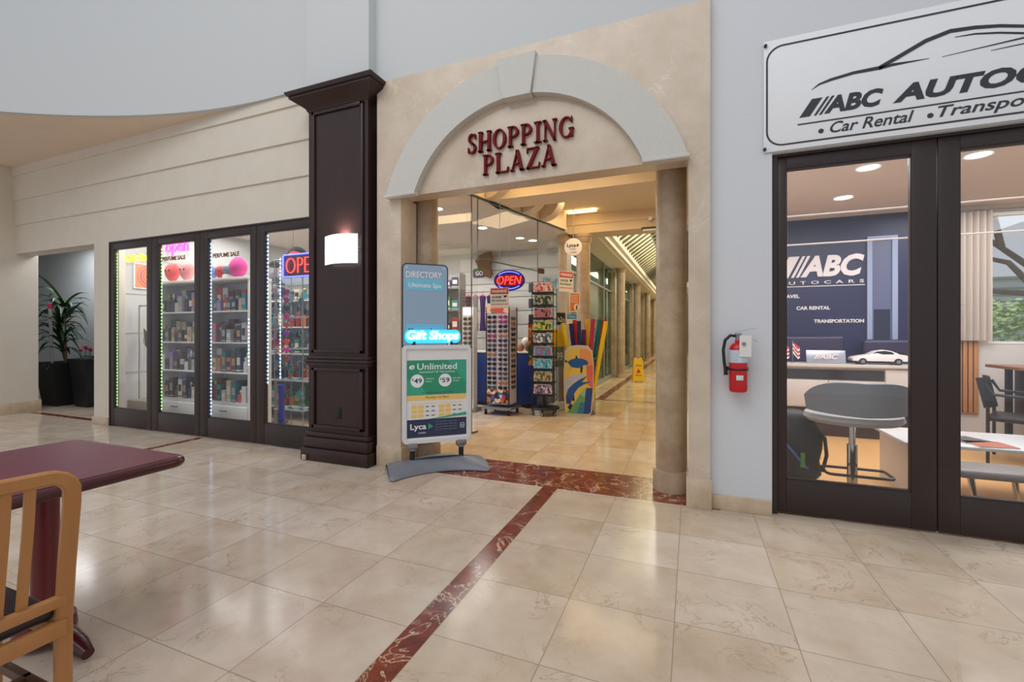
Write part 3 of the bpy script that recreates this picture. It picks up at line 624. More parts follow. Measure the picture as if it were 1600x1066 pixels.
for v in b.bm.verts: v.co.y = max(v.co.y, -.5+.03*math.sin(v.co.x*20))
b.build('foliage', m_leaf, pl, smooth=True)
b = MB(); b.sheet(lambda u, v: (-.02+.3*u, -.28-.03*math.sin(9*u+3*v)-.02*math.sin(14*v), .78-.16*v*(.6+.4*math.sin(7*u))+.05*math.sin(8*u)*v), 16, 6, th=.002); b.build('wrapping_film', M('clear_wrap', (186, 186, 196), .25), pl)
pk = thing('wrapped_rose', 'single pink rose in a long clear tube leaning in the dracaena planter', 'flower', (-10.6, 4.50, .74))
b = MB(); b.cyl((.0, -.12, 0), (-.04, -.13, 1.0), .016, .03); b.build('tube', M('clear_tube', (160, 160, 158), .2), pk)
b = MB(); b.lathe([(.012, .97), (.035, 1.01), (.038, 1.05), (.026, 1.09), (.01, 1.1)], (-.043, -.13, 0), 14); b.build('rose_bloom', M('rose_pink', (205, 50, 110), .6), pk)
pl2 = thing('potted_arrangement', 'black planter with small red flowers half hidden behind the beige pier', 'plant', (-10.0, 4.72, 0))
b = MB(); sqpot(b, .2, .26, .85); b.build('planter', m_pot, pl2, smooth=False)
b = MB(); b.lathe([(.02, .78), (.2, .84), (.2, .86), (.02, .87)]); [strip_leaf(b, (0, 0, .85), k*1.1, .26, .6, .5, .05) for k in range(10)]; b.build('foliage', m_leaf, pl2)
for k in range(5): b = MB(); b.ball((-.2+.07*k, -.12+.05*(k % 2), 1.0+.03*(k % 3)), .03, mi=0, seg=10, rings=6); b.cyl((-.2+.07*k, -.12+.05*(k % 2), .84), (-.2+.07*k, -.12+.05*(k % 2), 1.0), .004, mi=1, seg=6); b.build('blossom', [M('blossom_red', (150, 40, 50), .6), m_leaf], pl2)

# ------------------------------------------------------------------ gift shop shell
m_sw = M('shop_wall_white', (196, 198, 200), .7); m_slat = M('slatwall', (214, 214, 212), .6)
b = MB(); b.box(-8.02, -7.95, 3.95, 9.1, 0, 3.1); struct(b.build('wall_shop_left', m_sw, smooth=False))
b = MB(); b.box(-8.02, -2.2, 9.1, 9.2, 0, 3.4); struct(b.build('wall_shop_back', m_sw, smooth=False))
b = MB()
b.prism([(-8.02, 3.86), (-2.66, 3.86), (-2.66, 5.19), (-2.06, 7.6), (-2.06, 9.2), (-8.02, 9.2)], 3.1, 3.2, 'XY'); struct(b.build('ceiling', m_ceil, smooth=False))
b = MB(); b.box(-2.75, -2.66, 3.78, 4.1, 0, 3.4); b.box(-2.9, -2.75, 3.78, 4.1, 0, 3.4); b.box(-3.78, -2.87, 3.86, 3.95, 0, 3.2); struct(b.build('wall_jamb', m_marb, smooth=False))
# shelf partition seen through the side glass
for i, (x, y, z) in enumerate([(-3.4, 5.6, 3.1), (-3.3, 6.9, 3.1), (-3.0, 7.9, 3.1), (-2.85, 8.2, 3.1), (-5.2, 5.6, 3.1), (-6.8, 5.4, 3.1), (-5.2, 7.4, 3.1)]):
    t = thing('shop_downlight', 'recessed round downlight in the gift shop ceiling, %s from the front' % ORD[i], 'ceiling light', (x, y, z), 0, 'gift shop downlights')
    b = MB(); b.lathe([(.075, -.004), (.1, -.012), (.105, -.001)], seg=24); b.build('trim_ring', m_wht, t)
    b = MB(); b.cyl((0, 0, -.006), (0, 0, -.001), .074, seg=24); b.build('lens', m_lamp, t)

# angled glass wall with transom
GD = Vector((.2984, 1.196, 0)); GL = GD.length; GU = GD/GL; GA = math.atan2(GD.y, GD.x)
G0 = Vector((-2.64, 5.19, 0))
def gp(k, z=0, off=0): v = G0+GD*k+Vector((GU.y, -GU.x, 0))*off; return Vector((v.x, v.y, z))
def gpane(k0, k1, z0, z1, name, n):
    t = bpy.data.objects.new('window_%d' % n, None); COL.objects.link(t); t.location = gp(k0, z0); t.rotation_euler = (0, 0, GA); struct(t)
    L_ = (k1-k0)*GL; b = MB(); b.box(.003, L_-.003, -.006, .006, 0, z1-z0); b.build('pane', m_glass, t)
    b = MB(); b.box(-.004, .003, -.007, .007, 0, z1-z0); b.box(0, L_, -.009, .009, z1-z0-.004, z1-z0+.02); b.box(0, L_, -.008, .008, -.012, .003); b.build('edge', m_gedge, t)
t = bpy.data.objects.new('window_1', None); COL.objects.link(t); t.location = (-2.64, 4.11, 0); struct(t)
b = MB(); b.box(-.006, .006, .0, 1.075, .02, 3.08); b.build('pane', m_glass, t)
gpane(.0, .1, .015, 3.08, '', 2); gpane(.1, 1.29, 2.29, 3.08, '', 3); gpane(1.29, 1.99, .12, 3.08, '', 4)
b = MB(); v0, v1, v2, v3 = gp(1.29, 0, .05), gp(1.99, 0, .05), gp(1.99, 0, -.05), gp(1.29, 0, -.05); b.prism([(v.x, v.y) for v in (v0, v1, v2, v3)], 0, .12, 'XY'); struct(b.build('baseboard_glass', m_wht))
b = MB(); v0, v1, v2, v3 = gp(-.9, 0, .03), gp(2.0, 0, .03), gp(2.0, 0, -.06), gp(-.9, 0, -.06)
b.prism([(v.x, v.y) for v in (gp(0, 0, .03), gp(2, 0, .03), gp(2, 0, -.06), gp(0, 0, -.06))], 3.10, 3.42, 'XY'); b.box(-2.7, -2.61, 4.1, 5.19, 3.10, 3.42); struct(b.build('trim_8', m_ceilw))
# open door leaf with posters
dl = bpy.data.objects.new('door_7', None); COL.objects.link(dl); A_ = Vector((-2.25, 6.74, 0)); B_ = Vector((-1.76, 7.55, 0)); dl.location = A_; dl.rotation_euler = (0, 0, math.atan2(B_.y-A_.y, B_.x-A_.x)); struct(dl); DL = (B_-A_).length
b = MB(); b.box(0, DL, -.005, .005, .015, 2.27); b.build('pane', m_glass, dl)
b = MB(); b.box(0, .12, -.012, .012, 2.25, 2.33); b.box(-.003, 0, -.006, .006, .015, 2.27); b.build('hinge', M('brown_bronze', (90, 60, 50), .4, metal=.4), dl)
def poster(name, label, cat, base, rz, w_, h_, mat, y=-.012):
    t = thing(name, label, cat, base, rz); b = MB(); b.box(0, w_, y, y+.003, 0, h_); b.build('sheet', mat, t); return t
dz = math.atan2(B_.y-A_.y, B_.x-A_.x); dd = (B_-A_).normalized()
def on_door(s, z): v = A_+dd*s; return (v.x, v.y, z)
m_paper = M('paper_white', (235, 235, 232), .6); m_wred = M('warning_red', (200, 42, 52), .5)
def warning(base, rz, label, k=1.0):
    t = poster('warning_notice', label, 'notice', base, rz, .33*k, .34*k, m_paper)
    b = MB(); b.box(.01*k, .32*k, -.0135, -.012, .235*k, .33*k); rp = b.build('red_panel', m_wred, t)
    text('lettering', 'WARNING', .03*k, .30*k, .255*k, .31*k, -.0138, m_paper, rp, .001, .2, .03)
    text('lettering', '24 HOUR', .03*k, .2*k, .165*k, .205*k, -.0122, m_blk, t, .001, 0, .03)
    text('lettering', 'VIDEO SURVEILLANCE', .02*k, .28*k, .11*k, .14*k, -.0122, m_blk, t, .001, 0, .02)
    b = MB(); b.prism([(.25*k, .17*k), (.3*k, .19*k), (.29*k, .215*k), (.24*k, .205*k)], -.0135, -.012); b.build('camera_pictogram', m_blk, t)
    b = MB(); b.box(.01*k, .32*k, -.0135, -.012, .06*k, .07*k); b.build('red_rule', m_wred, t)
warning(on_door(.44, 1.99), dz, 'red and white WARNING notice on the open glass door near the column', 1.0)
t = poster('orange_poster', 'orange safety poster with white border at the edge of the open glass door', 'poster', on_door(.68, 1.66), dz, .24, .33, m_paper)
b = MB(); b.box(.015, .225, -.0135, -.012, .015, .315); b.build('orange_panel', M('poster_orange', (226, 120, 44), .5), t)
b = MB(); b.cyl((.16, -.0145, .08), (.16, -.0135, .08), .062, seg=20); b.box(.145, .16, -.0155, -.0145, .04, .11, 1); b.box(.165, .18, -.0155, -.0145, .04, .12, 1); b.build('figure_disc', [m_paper, m_blk], t)
b = MB(); [b.box(.03, .2-.02*(k % 2), -.0145, -.0135, .28-.03*k, .288-.03*k) for k in range(5)]; b.build('text_lines', m_paper, t)
t = poster('blue_sticker', 'blue and white sticker poster below the orange poster on the glass door', 'poster', on_door(.62, 1.45), dz, .22, .17, m_paper)
b = MB(); b.box(.0, .22, -.0135, -.012, .09, .17); b.build('blue_panel', M('sticker_blue', (40, 150, 210), .5), t); text('lettering', 'Tanning', .03, .19, .105, .15, -.0138, m_paper, t, .001)
t = poster('black_sticker', 'black h2o sticker on the glass door beside the souvenir rack', 'poster', on_door(.38, 1.44), dz, .2, .2, m_blk)
text('lettering', 'h2o', .03, .18, .05, .13, -.0138, m_paper, t, .001, .1)
t = poster('painted_lettering', 'blue brush lettering on a clear film at the top of the glass door', 'decal', on_door(.02, 2.0), dz, .42, .22, m_glass)
text('lettering', '50% off', .06, .38, .04, .19, -.0125, M('paint_blue', (60, 160, 210), .5), t, .001, .2, .02)
t = poster('yellow_price_sign', 'yellow and grey price sign reading 1.99 behind the boogie board', 'sign', on_door(.25, .75), dz, .3, .62, M('sign_grey', (120, 130, 125), .6))
b = MB(); b.box(0, .3, -.014, -.012, .33, .62); b.build('yellow_panel', M('sign_yellow', (228, 190, 40), .5), t); text('lettering', '1.99', .04, .27, .1, .24, -.0138, m_paper, t, .001, 0, .01)
warning(tuple(gp(.29, 1.64, .03)), R(4), 'red and white WARNING notice above the sunglasses rack', .8)
# WARNING notice hangs from a clip rod
b = MB(); q = gp(.29, 0, .03); b.cyl((q.x+.13, q.y+.01, 1.65), (q.x+.13, q.y+.01, 3.1), .004, seg=8); tag(b.build('hanging_rod', m_gry), 'thin metal rod holding the WARNING notice above the sunglasses rack', 'rod')

# oval OPEN sign
os_ = thing('open_sign', 'oval blue and red neon OPEN sign hanging in the gift shop entrance', 'neon sign', (-2.52, 6.2, 2.09), R(10))
m_obl = M('sign_dark_blue', (24, 26, 110), .3, emit=.35); m_orr = M('sign_dark_red', (130, 10, 30), .3, emit=.35); m_nr = M('neon_red', (255, 70, 70), emit=3.2, ecol=(255, 60, 50)); m_nb = M('neon_blue', (130, 130, 255), emit=3.0, ecol=(90, 100, 255))
def oval(rx, rz, n=48): return [(rx*math.cos(2*PI*i/n), rz*math.sin(2*PI*i/n)) for i in range(n)]
b = MB(); b.prism(oval(.235, .155), -.02, .01); b.build('backboard', m_obl, os_)
b = MB(); b.prism(oval(.215, .085), -.024, -.02); b.build('red_field', m_orr, os_)
text('neon_letters', 'OPEN', -.185, .185, -.062, .062, -.026, m_nr, os_, .012, .2, -.012)
for s in (-1, 1): b = MB(); b.tube([(.19*math.sin(R(a)), -.03, s*(.105*math.cos(R(a))+.022)) for a in range(-58, 59, 8)], .006, 8); b.build('neon_arc', m_nb, os_)
b = MB(); b.tube([(-.1, 0, .13), (0, 0, .235), (.1, 0, .13)], .003, 6); b.cyl((0, 0, .23), (0, 0, .99), .002, seg=6); b.build('hanging_chain', m_gry, os_)
# Lyca round sign
ly = thing('round_sign', 'round white Lyca sign hanging by the first corridor column', 'sign', (-1.86, 7.45, 2.765), R(12))
b = MB(); b.cyl((0, -.02, 0), (0, .02, 0), .148, seg=40); b.build('disc', m_wht, ly)
text('lettering', 'Lyca', -.105, .045, -.02, .06, -.0205, m_blk, ly, .002, 0, .02); text('lettering', 'mobile', -.05, .04, -.045, -.025, -.0205, m_blk, ly, .002); text('lettering', 'sold here', -.04, .06, -.1, -.08, -.0205, m_blk, ly, .002)
b = MB(); b.prism([(.055, 0), (.085, .01), (.1, .035), (.08, .04), (.075, .055), (.06, .04)], -.0225, -.0205); b.build('emblem', M('leaf_green', (20, 80, 50), .5), ly)
b = MB(); b.cyl((0, 0, .148), (0, 0, .655), .006, seg=8); b.build('hanging_rod', m_gry, ly)

# ------------------------------------------------------------------ portal ceiling, beams, corbels
b = MB(); b.box(-2.66, .2, 3.86, 8.4, 3.42, 3.5); struct(b.build('ceiling', m_ceilw, smooth=False))
for k, (y0, y1) in enumerate(((4.35, 4.75), (5.53, 5.98), (7.95, 8.42))):
    b = MB(); xx = -2.6 if k < 2 else -2.3; b.box(xx, .1, y0, y1, 3.10, 3.42)
    if k == 2: b.box(xx, .1, 7.93, 7.95, 3.25, 3.42)
    struct(b.build('trim_%d' % (9+k), m_ceilw, smooth=False))
for i, k in enumerate((.28, .62, .98, 1.38)):
    c = gp(k, 3.17, .03)
    t = thing('ceiling_corbel', 'half-round beige corbel above the gift shop glass, %s from the entrance' % ORD[i], 'corbel', c, GA-PI/2, 'corbels above the gift shop glass')
    b = MB(); n = 14; b.prism([(0, .2), (.34, .2)]+[(.34*math.cos(R(90*i_/n)), .2-.27*math.sin(R(90*i_/n))) for i_ in range(1, n+1)], -.09, .09, 'XZ'); b.build('block', m_ceilw, t)
    b = MB(); b.box(-.03, .0, -.12, .12, -.06, .22); b.build('backplate', m_ceilw, t)
for x, y in ((-2.15, 5.2), (-1.75, 7.6)):
    b = MB(); b.obox((x, y, 3.40), (.5, .1, .03)); tag(b.build('cove_lamp', m_warmlamp), 'warm glowing strip lamp between ceiling beams %s' % ('near the entrance' if y < 6 else 'by the last corbel'), 'lamp')
t = thing('emergency_light', 'dark emergency light box under the corridor ceiling beam', 'emergency light', (-.62, 7.9, 3.09))
b = MB(); b.box(-.16, .16, -.06, .04, -.03, .0, 0); b.box(-.14, .14, -.05, .03, -.055, -.03, 1); b.build('housing', [m_blk, m_wht], t)
b = MB(); b.cyl((-.02, .02, .15), (-.02, -.03, .15), .035, seg=16); b.build('detector', m_wht, t)
# corridor
for i, y in enumerate((7.9, 13.4, 17.7, 22, 26.3, 30.6)):
    h = 2.90 if i == 0 else 3.08
    column(-1.79 if i == 0 else -1.92, y, h, .125, .1, 'beige marble corridor column with capital, %s from the entrance' % ORD[i], 'corridor columns', cap=True)
    b = MB(); b.box(-2.24, -2.085, y-.02, y+.3, 0, 3.1); o = b.build('marble_pier', m_colm); tag(o, 'square marble pier behind the %s corridor column' % ORD[i], 'pier', 'corridor piers')
b = MB(); b.box(-2.3, -1.62, 8.42, 39, 3.24, 3.42); b.box(-1.68, -1.55, 8.42, 39, 3.36, 3.55); b.box(-2.3, -1.72, 8.42, 39, 3.2, 3.26); struct(b.build('trim_12', M('cornice_cream', (226, 216, 198), .6), smooth=False))
m_dglass = glass('corridor_glass', (190, 215, 208), base=.10, edge=.5)
b = MB(); b.box(-2.21, -2.19, 8.2, 38, .1, 3.2); struct(b.build('window_5', m_dglass))
b = MB()
for k in range(16): b.box(-2.24, -2.17, 8.3+1.9*k, 8.36+1.9*k, 0, 3.2)
b.box(-2.25, -2.15, 8.2, 38, 0, .1); b.box(-2.24, -2.17, 8.2, 38, 2.5, 2.54); struct(b.build('trim_13', M('mullion_grey', (150, 150, 140), .4), smooth=False))
m_pgw = M('pale_green_wall', (160, 172, 160), .7)
for nm_, bx_ in (('wall_corridor_shops', (-4.2, -4.1, 9.2, 38, 0, 3.2)), ('ceiling', (-4.2, -2.25, 9.2, 38, 3.22, 3.3)), ('floor', (-4.2, -2.7, 9.2, 38, -.05, 0))): b = MB(); b.box(*bx_); struct(b.build(nm_, m_pgw, smooth=False))
area('corridor_shop_light', (-3.1, 14, 3.15), .8, 60, (1, .96, .88), sy=8)
area('corridor_shop_light', (-3.1, 26, 3.15), .8, 60, (1, .96, .88), sy=10)
for k in range(10):
    t = thing('shop_shelf', 'dim shelf of goods behind corridor glass, %s from the entrance' % ORD[k], 'shelf', (-3.3, 10.2+2.6*k, 0), 0, 'shelves behind corridor glass')
    b = MB(); [b.box(-.2, .2, -.6, .6, z, z+.03) for z in (.1, .6, 1.1, 1.6)]; b.box(-.22, -.2, -.6, .6, 0, 1.9); b.build('frame', m_shelf, t)
    b = MB(); [b.box(-.12, .15, -.5+.25*j, -.5+.25*j+.13+.08*rng.random(), z+.03, z+.15+.25*rng.random(), (j+i_) % 4) for j in range(4) for i_, z in enumerate((.1, .6, 1.1, 1.6))]
    o = b.build('goods', [M('goods_%d' % q_, c_, .6) for q_, c_ in enumerate(((120, 60, 50), (70, 90, 120), (190, 170, 120), (60, 110, 80)))], t); o['kind'] = 'stuff'
# skylight
sl = thing('skylight', 'sloped glazed skylight with dark bars over the corridor', 'skylight', (-1.58, 8.45, 3.5))
m_sky = M('skylight_panel', (236, 232, 204), .6, emit=.0); nt = m_sky.node_tree; nt.nodes['Principled BSDF'].inputs['Transmission Weight'].default_value = 0
mt = bpy.data.materials.new('skylight_translucent'); mt.use_nodes = True; nt = mt.node_tree; nt.nodes.clear(); o_ = nt.nodes.new('ShaderNodeOutputMaterial'); tr = nt.nodes.new('ShaderNodeBsdfTranslucent'); tp = nt.nodes.new('ShaderNodeBsdfTransparent'); mxs = nt.nodes.new('ShaderNodeMixShader')
tr.inputs[0].default_value = rgb((244, 240, 214)); tp.inputs[0].default_value = rgb((250, 246, 218)); mxs.inputs[0].default_value = .8; nt.links.new(tr.outputs[0], mxs.inputs[1]); nt.links.new(tp.outputs[0], mxs.inputs[2]); nt.links.new(mxs.outputs[0], o_.inputs[0])
b = MB(); b.sheet(lambda u, v: (1.78*u, 30*v, 1.25*u), 1, 1, th=.01); b.build('glazing', mt, sl)
sa = math.atan2(1.25, 1.78)
for k in range(50): b = MB(); b.obox((.89, .12+.42*k, .60), (2.17, .06, .06), 0, 0, -sa); b.build('glazing_bar', M('bar_brown', (84, 74, 54), .5), sl, smooth=False)
b = MB(); b.box(.1, .2, 3.86, 8.4, 0, 3.45); b.box(.24, .34, 8.5, 38.5, 0, 5.0); struct(b.build('wall_corridor_right', m_bei, smooth=False))
b = MB(); b.box(-4.2, .24, 38.6, 38.7, 0, 5.0); struct(b.build('wall_corridor_end', M('end_wall_tan', (190, 150, 110), .7), smooth=False))
b = MB(); b.box(-1.6, .2, 8.36, 8.42, 3.42, 5.0); struct(b.build('wall_skylight_end', m_ceilw, smooth=False))
for k, (x, y) in enumerate(((-1.2, 30), (-.9, 36))):
    b = MB(); b.lathe([(.05, 0), (.3, .04), (.3, .08), (.05, .2)], (x, y, 2.6)); b.cyl((x, y, 2.8), (x, y, 3.5+(x+1.58)*.702), .01, seg=6); tag(b.build('pendant_lamp', M('pendant_warm', (255, 190, 110), emit=2.5)), 'warm pendant lamp far down the corridor, %s' % ('the nearer' if k == 0 else 'the farther'), 'lamp')
# wet floor sign
wf = thing('wet_floor_sign', 'yellow folding wet floor sign standing in the corridor', 'wet floor sign', (-1.32, 12.4, 0), R(12))
m_wy = M('caution_yellow', (238, 190, 30), .45)
for s, nm in ((-1, 'front_panel'), (1, 'rear_panel')):
    b = MB(); t_ = bmesh.new()
    P = [(-.16, 0), (-.12, 0), (-.1, .04), (.1, .04), (.12, 0), (.16, 0), (.105, .64), (.04, .66), (.04, .62), (-.04, .62), (-.04, .66), (-.105, .64)]
    b.prism(P, -.008, .008)
    for v in b.bm.verts: v.co.y += s*(.14-.2*v.co.z)
    b.build(nm, m_wy, wf)
b = MB(); b.prism([(-.06, .25), (.06, .25), (0, .37)], -.012, -.01); 
for v in b.bm.verts: v.co.y -= (.14-.2*v.co.z)
b.build('pictogram', m_wred, wf)
tx = text('lettering', 'CAUTION', -.08, .08, .42, .46, -.01, m_blk, wf, .001, 0, .02)
for v in tx.data.vertices: v.co.y -= (.14-.2*v.co.z)
tx = text('lettering', 'WET FLOOR', -.08, .08, .17, .2, -.01, m_blk, wf, .001, 0, .02)
for v in tx.data.vertices: v.co.y -= (.14-.2*v.co.z)

# ------------------------------------------------------------------ sunglasses
lens_cols = {'black': (26, 26, 32), 'blue': (30, 48, 110), 'brown': (84, 46, 34), 'green': (34, 84, 80), 'pink': (150, 40, 110), 'amber': (160, 106, 50), 'smoke': (70, 74, 90)}
def glasses_mesh(name):
    c = lens_cols[name]; b = MB()
    for s in (-1, 1):
        b.ball((s*.036, 0, 0), .031, .006, .024, mi=0, seg=12, rings=6)
        b.sweep([(s*.066, 0, .01), (s*.07, .05, .01), (s*.068, .1, -.008)], .003, .006, (1, 0, 0), mi=1)
    b.sweep([(-.012, -.003, .008), (0, -.005, .01), (.012, -.003, .008)], .004, .004, (0, 1, 0), mi=1)
    me = b.build('tmp', [M('lens_'+name, c, .12), m_blk]); d = me.data; bpy.data.objects.remove(me); d.name = 'sunglasses'; return d
GM = {k: glasses_mesh(k) for k in lens_cols}
def put_glasses(root_m, x, y, z, col, label, group, rz):
    o = bpy.data.objects.new('sunglasses', GM[col]); COL.objects.link(o); v = root_m @ Vector((x, y, z)); o.location = v; o.rotation_euler = (0, 0, rz); o.scale = (1.22, 1, 1.25)
    return tag(o, label, 'sunglasses', group)
# main spinner
SR = (-2.86, 6.70, 0); SZ = R(-3)
sp = thing('sunglasses_rack', 'tall square white sunglasses rack on a castered base in the shop entrance', 'display rack', SR, SZ)
m_rk = M('rack_white', (204, 200, 218), .5)
H0, H1 = .17, 1.62
b = MB(); b.box(-.2, .2, -.15, .15, H0, H1+.05); b.build('panel_column', m_rk, sp)
b = MB(); [b.box(x-.008, x+.008, y-.008, y+.008, H0, H1+.1) for x in (-.2, .2) for y in (-.15, .15)]; b.build('corner_strip', m_blk, sp)
m_col1 = M('collage', (120, 80, 110), .5, noise=.6, scale=30)
def collage(name, cols, sc=30):
    m = bpy.data.materials.new(name); m.use_nodes = True; nt = m.node_tree; bs = nt.nodes['Principled BSDF']; tc = nt.nodes.new('ShaderNodeTexCoord'); v = nt.nodes.new('ShaderNodeTexVoronoi'); v.inputs['Scale'].default_value = sc
    cr = nt.nodes.new('ShaderNodeValToRGB'); cr.color_ramp.interpolation = 'CONSTANT'; sx = nt.nodes.new('ShaderNodeSeparateColor')
    nt.links.new(tc.outputs['Object'], v.inputs['Vector']); nt.links.new(v.outputs['Color'], sx.inputs[0]); nt.links.new(sx.outputs[0], cr.inputs[0])
    cr.color_ramp.elements[0].color = rgb(cols[0]); cr.color_ramp.elements[1].position = 1/len(cols); cr.color_ramp.elements[1].color = rgb(cols[1])
    for i, c in enumerate(cols[2:]): e = cr.color_ramp.elements.new((i+2)/len(cols)); e.color = rgb(c)
    nt.links.new(cr.outputs[0], bs.inputs['Base Color']); bs.inputs['Roughness'].default_value = .4; return m
m_cg = collage('photo_collage', [(40, 40, 90), (180, 60, 110), (230, 220, 210), (40, 110, 160), (60, 30, 40), (200, 120, 60)], 22)
b = MB(); b.box(-.19, .19, -.156, -.15, H0+.01, H0+.24); b.build('photo_panel', m_cg, sp)
b = MB(); b.box(-.26, .26, -.22, .22, .09, .125, bev=.005); b.build('base_plate', m_gry, sp)
for x in (-.2, .2):
    for y in (-.17, .17): b = MB(); b.cyl((x, y, .04), (x, y, .09), .02, seg=10); b.cyl((x-.012, y, .028), (x+.012, y, .028), .028, seg=14); b.build('caster', m_blk, sp)
b = MB(); b.box(-.2, .2, -.158, -.152, H1+.0, H1+.16); b.build('header_card', collage('header_art', [(60, 30, 40), (210, 80, 70), (40, 130, 130), (230, 200, 170), (200, 90, 60)], 9), sp)
RM = Matrix.Translation(SR) @ Matrix.Rotation(SZ, 4, 'Z'); names = list(lens_cols)
rg = random.Random(11)
wts = ['black', 'black', 'blue', 'brown', 'smoke', 'black', 'green', 'black', 'brown', 'amber', 'smoke', 'black', 'smoke', 'pink']
for r_ in range(16):
    z = 1.56-.075*r_
    for c_ in range(2):
        cn = rg.choice(wts); side = 'left' if c_ == 0 else 'right'
        put_glasses(RM, -.097+.195*c_, -.163, z, cn, '%s sunglasses, %s row from top, %s column of the main rack' % (cn, ORD[r_], side), 'sunglasses on the main rack', SZ)
for r_ in range(14):
    z = 1.54-.085*r_; cn = rg.choice(wts)
    put_glasses(RM, .212, 0, z, cn, '%s sunglasses on the right side of the main rack, %s row from top' % (cn, ORD[r_]), 'sunglasses on the main rack side', SZ+PI/2)
    cn = rg.choice(wts)
    put_glasses(RM, -.24, -.0, z-.03, cn, '%s sunglasses on the left side of the main rack, %s row from top' % (cn, ORD[r_]), 'sunglasses on the main rack left side', SZ-PI/2)
for i in range(9):    # pins for the side pairs
    b = MB(); [b.cyl((s*.2, y, 1.54-.12*i), (s*.245, y, 1.54-.12*i), .003, seg=6) for s in (-1, 1) for y in (-.05, .05)]; b.build('pin_row', m_gry, sp)
# narrow white lit rack at left
NR = (-3.45, 6.72, 0); NZ = R(4); nr = thing('sunglasses_rack', 'narrow white sunglasses rack beside the phone plan poster', 'display rack', NR, NZ)
b = MB(); b.box(-.1, .1, -.08, .08, .05, 1.74); b.build('panel_column', m_wht, nr)
b = MB(); b.box(-.14, .16, -.14, .14, 0, .05, bev=.01); b.build('base_plate', m_gry, nr)
b = MB(); b.box(-.08, .08, -.086, -.08, 1.60, 1.72); b.build('light_box', M('rack_light', (250, 250, 250), emit=1.2), nr)
RN = Matrix.Translation(NR) @ Matrix.Rotation(NZ, 4, 'Z')
for r_ in range(17):
    cn = rg.choice(['black', 'black', 'smoke', 'brown', 'green']); put_glasses(RN, 0, -.095, 1.54-.08*r_, cn, '%s sunglasses, %s row from top of the narrow white rack' % (cn, ORD[r_]), 'sunglasses on the narrow rack', NZ)

# blue panel and shop floor props behind the racks
bp = thing('blue_counter', 'tall blue display counter behind the sunglasses racks', 'counter', (-3.25, 7.35, 0))
m_bluc = M('deep_blue_panel', (26, 52, 120), .4)
b = MB(); b.box(-.5, 1.0, 0, .35, .06, .95, bev=.01); b.build('body', m_bluc, bp); b = MB(); b.box(-.48, .98, .02, .33, 0, .06); b.build('plinth', m_blk, bp)
b = MB(); b.box(-.52, 1.02, -.02, .37, .95, .98, bev=.005); b.build('top', m_shelf, bp)
bt = thing('printed_towel', 'orange and green printed towel hanging behind the main sunglasses rack', 'towel', (-2.48, 7.25, .75))
m_tow = collage('towel_print', [(196, 110, 40), (220, 160, 60), (60, 90, 60), (230, 210, 180), (150, 60, 40)], 9)
b = MB(); b.sheet(lambda u, v: (.32*u-.12, .02*math.sin(9*u), .72*v), 12, 4, th=.006); b.build('cloth', m_tow, bt)
b = MB(); b.cyl((-.14, .0, .73), (.22, 0, .73), .008, seg=8); b.build('rod', m_gry, bt)
text('lettering', 'CG', -.02, .12, .42, .6, -.03, M('towel_green', (40, 90, 60), .7), bt, .002, 0, .02)
bt2 = thing('plush_toys', 'heap of brown and white plush toys on the counter behind the racks', 'plush toys', (-2.65, 7.45, .98)); 
r4 = random.Random(5)
b = MB(); [b.ball((-.2+.1*k+.03*r4.random(), r4.random()*.1-.05, .07+.1*(k % 2)), .06+.02*r4.random(), mi=k % 3, seg=12, rings=8) for k in range(7)]
bt2o = b.build('plush', [M('plush_tan', (170, 120, 80), .9), M('plush_white', (225, 220, 215), .9), M('plush_brown', (110, 70, 40), .9)], bt2); bt2o['kind'] = 'stuff'
# hanging garments on a rail
rl = thing('garment_rail', 'thin metal garment rail above the pink hangers in the gift shop', 'rail', (-3.75, 8.6, 0))
b = MB(); b.cyl((-.9, 0, 2.18), (1.3, 0, 2.18), .012, seg=10); b.build('rod', m_gry, rl)
b = MB(); [b.cyl((x, 0, 0), (x, 0, 2.18), .014, seg=10) for x in (-.9, 1.3)]; b.build('upright', m_gry, rl)
b = MB(); [b.box(x-.15, x+.15, -.2, .2, 0, .02) for x in (-.9, 1.3)]; b.build('foot', m_gry, rl)
m_pkh = M('hanger_pink', (225, 60, 95), .5)
gcols = [('dark brown', (70, 34, 32)), ('grey', (130, 126, 130)), ('deep purple', (66, 36, 96)), ('navy', (34, 34, 70)), ('maroon', (110, 30, 50)), ('salmon', (210, 120, 100))]
for i, (nm, c_) in enumerate(gcols):
    t = thing('swimsuit', '%s swimsuit on a pink hanger, %s from the left on the garment rail' % (nm, ORD[i]), 'clothing', (-4.45+.17*i, 8.6+.0*i, 1.25), R(0), 'swimsuits on the garment rail')
    b = MB(); b.tube([(-.07, 0, .82), (0, 0, .87), (.07, 0, .82)], .012, 8); b.tube([(0, 0, .86), (0, 0, .92), (.015, 0, .945), (0, 0, .96)], .005, 6); b.build('hanger', m_pkh, t)
    b = MB(); b.sheet(lambda u, v: ((u-.5)*(.155-.05*math.sin(PI*v)), -.03*math.sin(PI*u), .1+.74*v), 8, 10, th=.01); b.build('garment', M('cloth_'+nm.replace(' ', '_'), c_, .8), t)
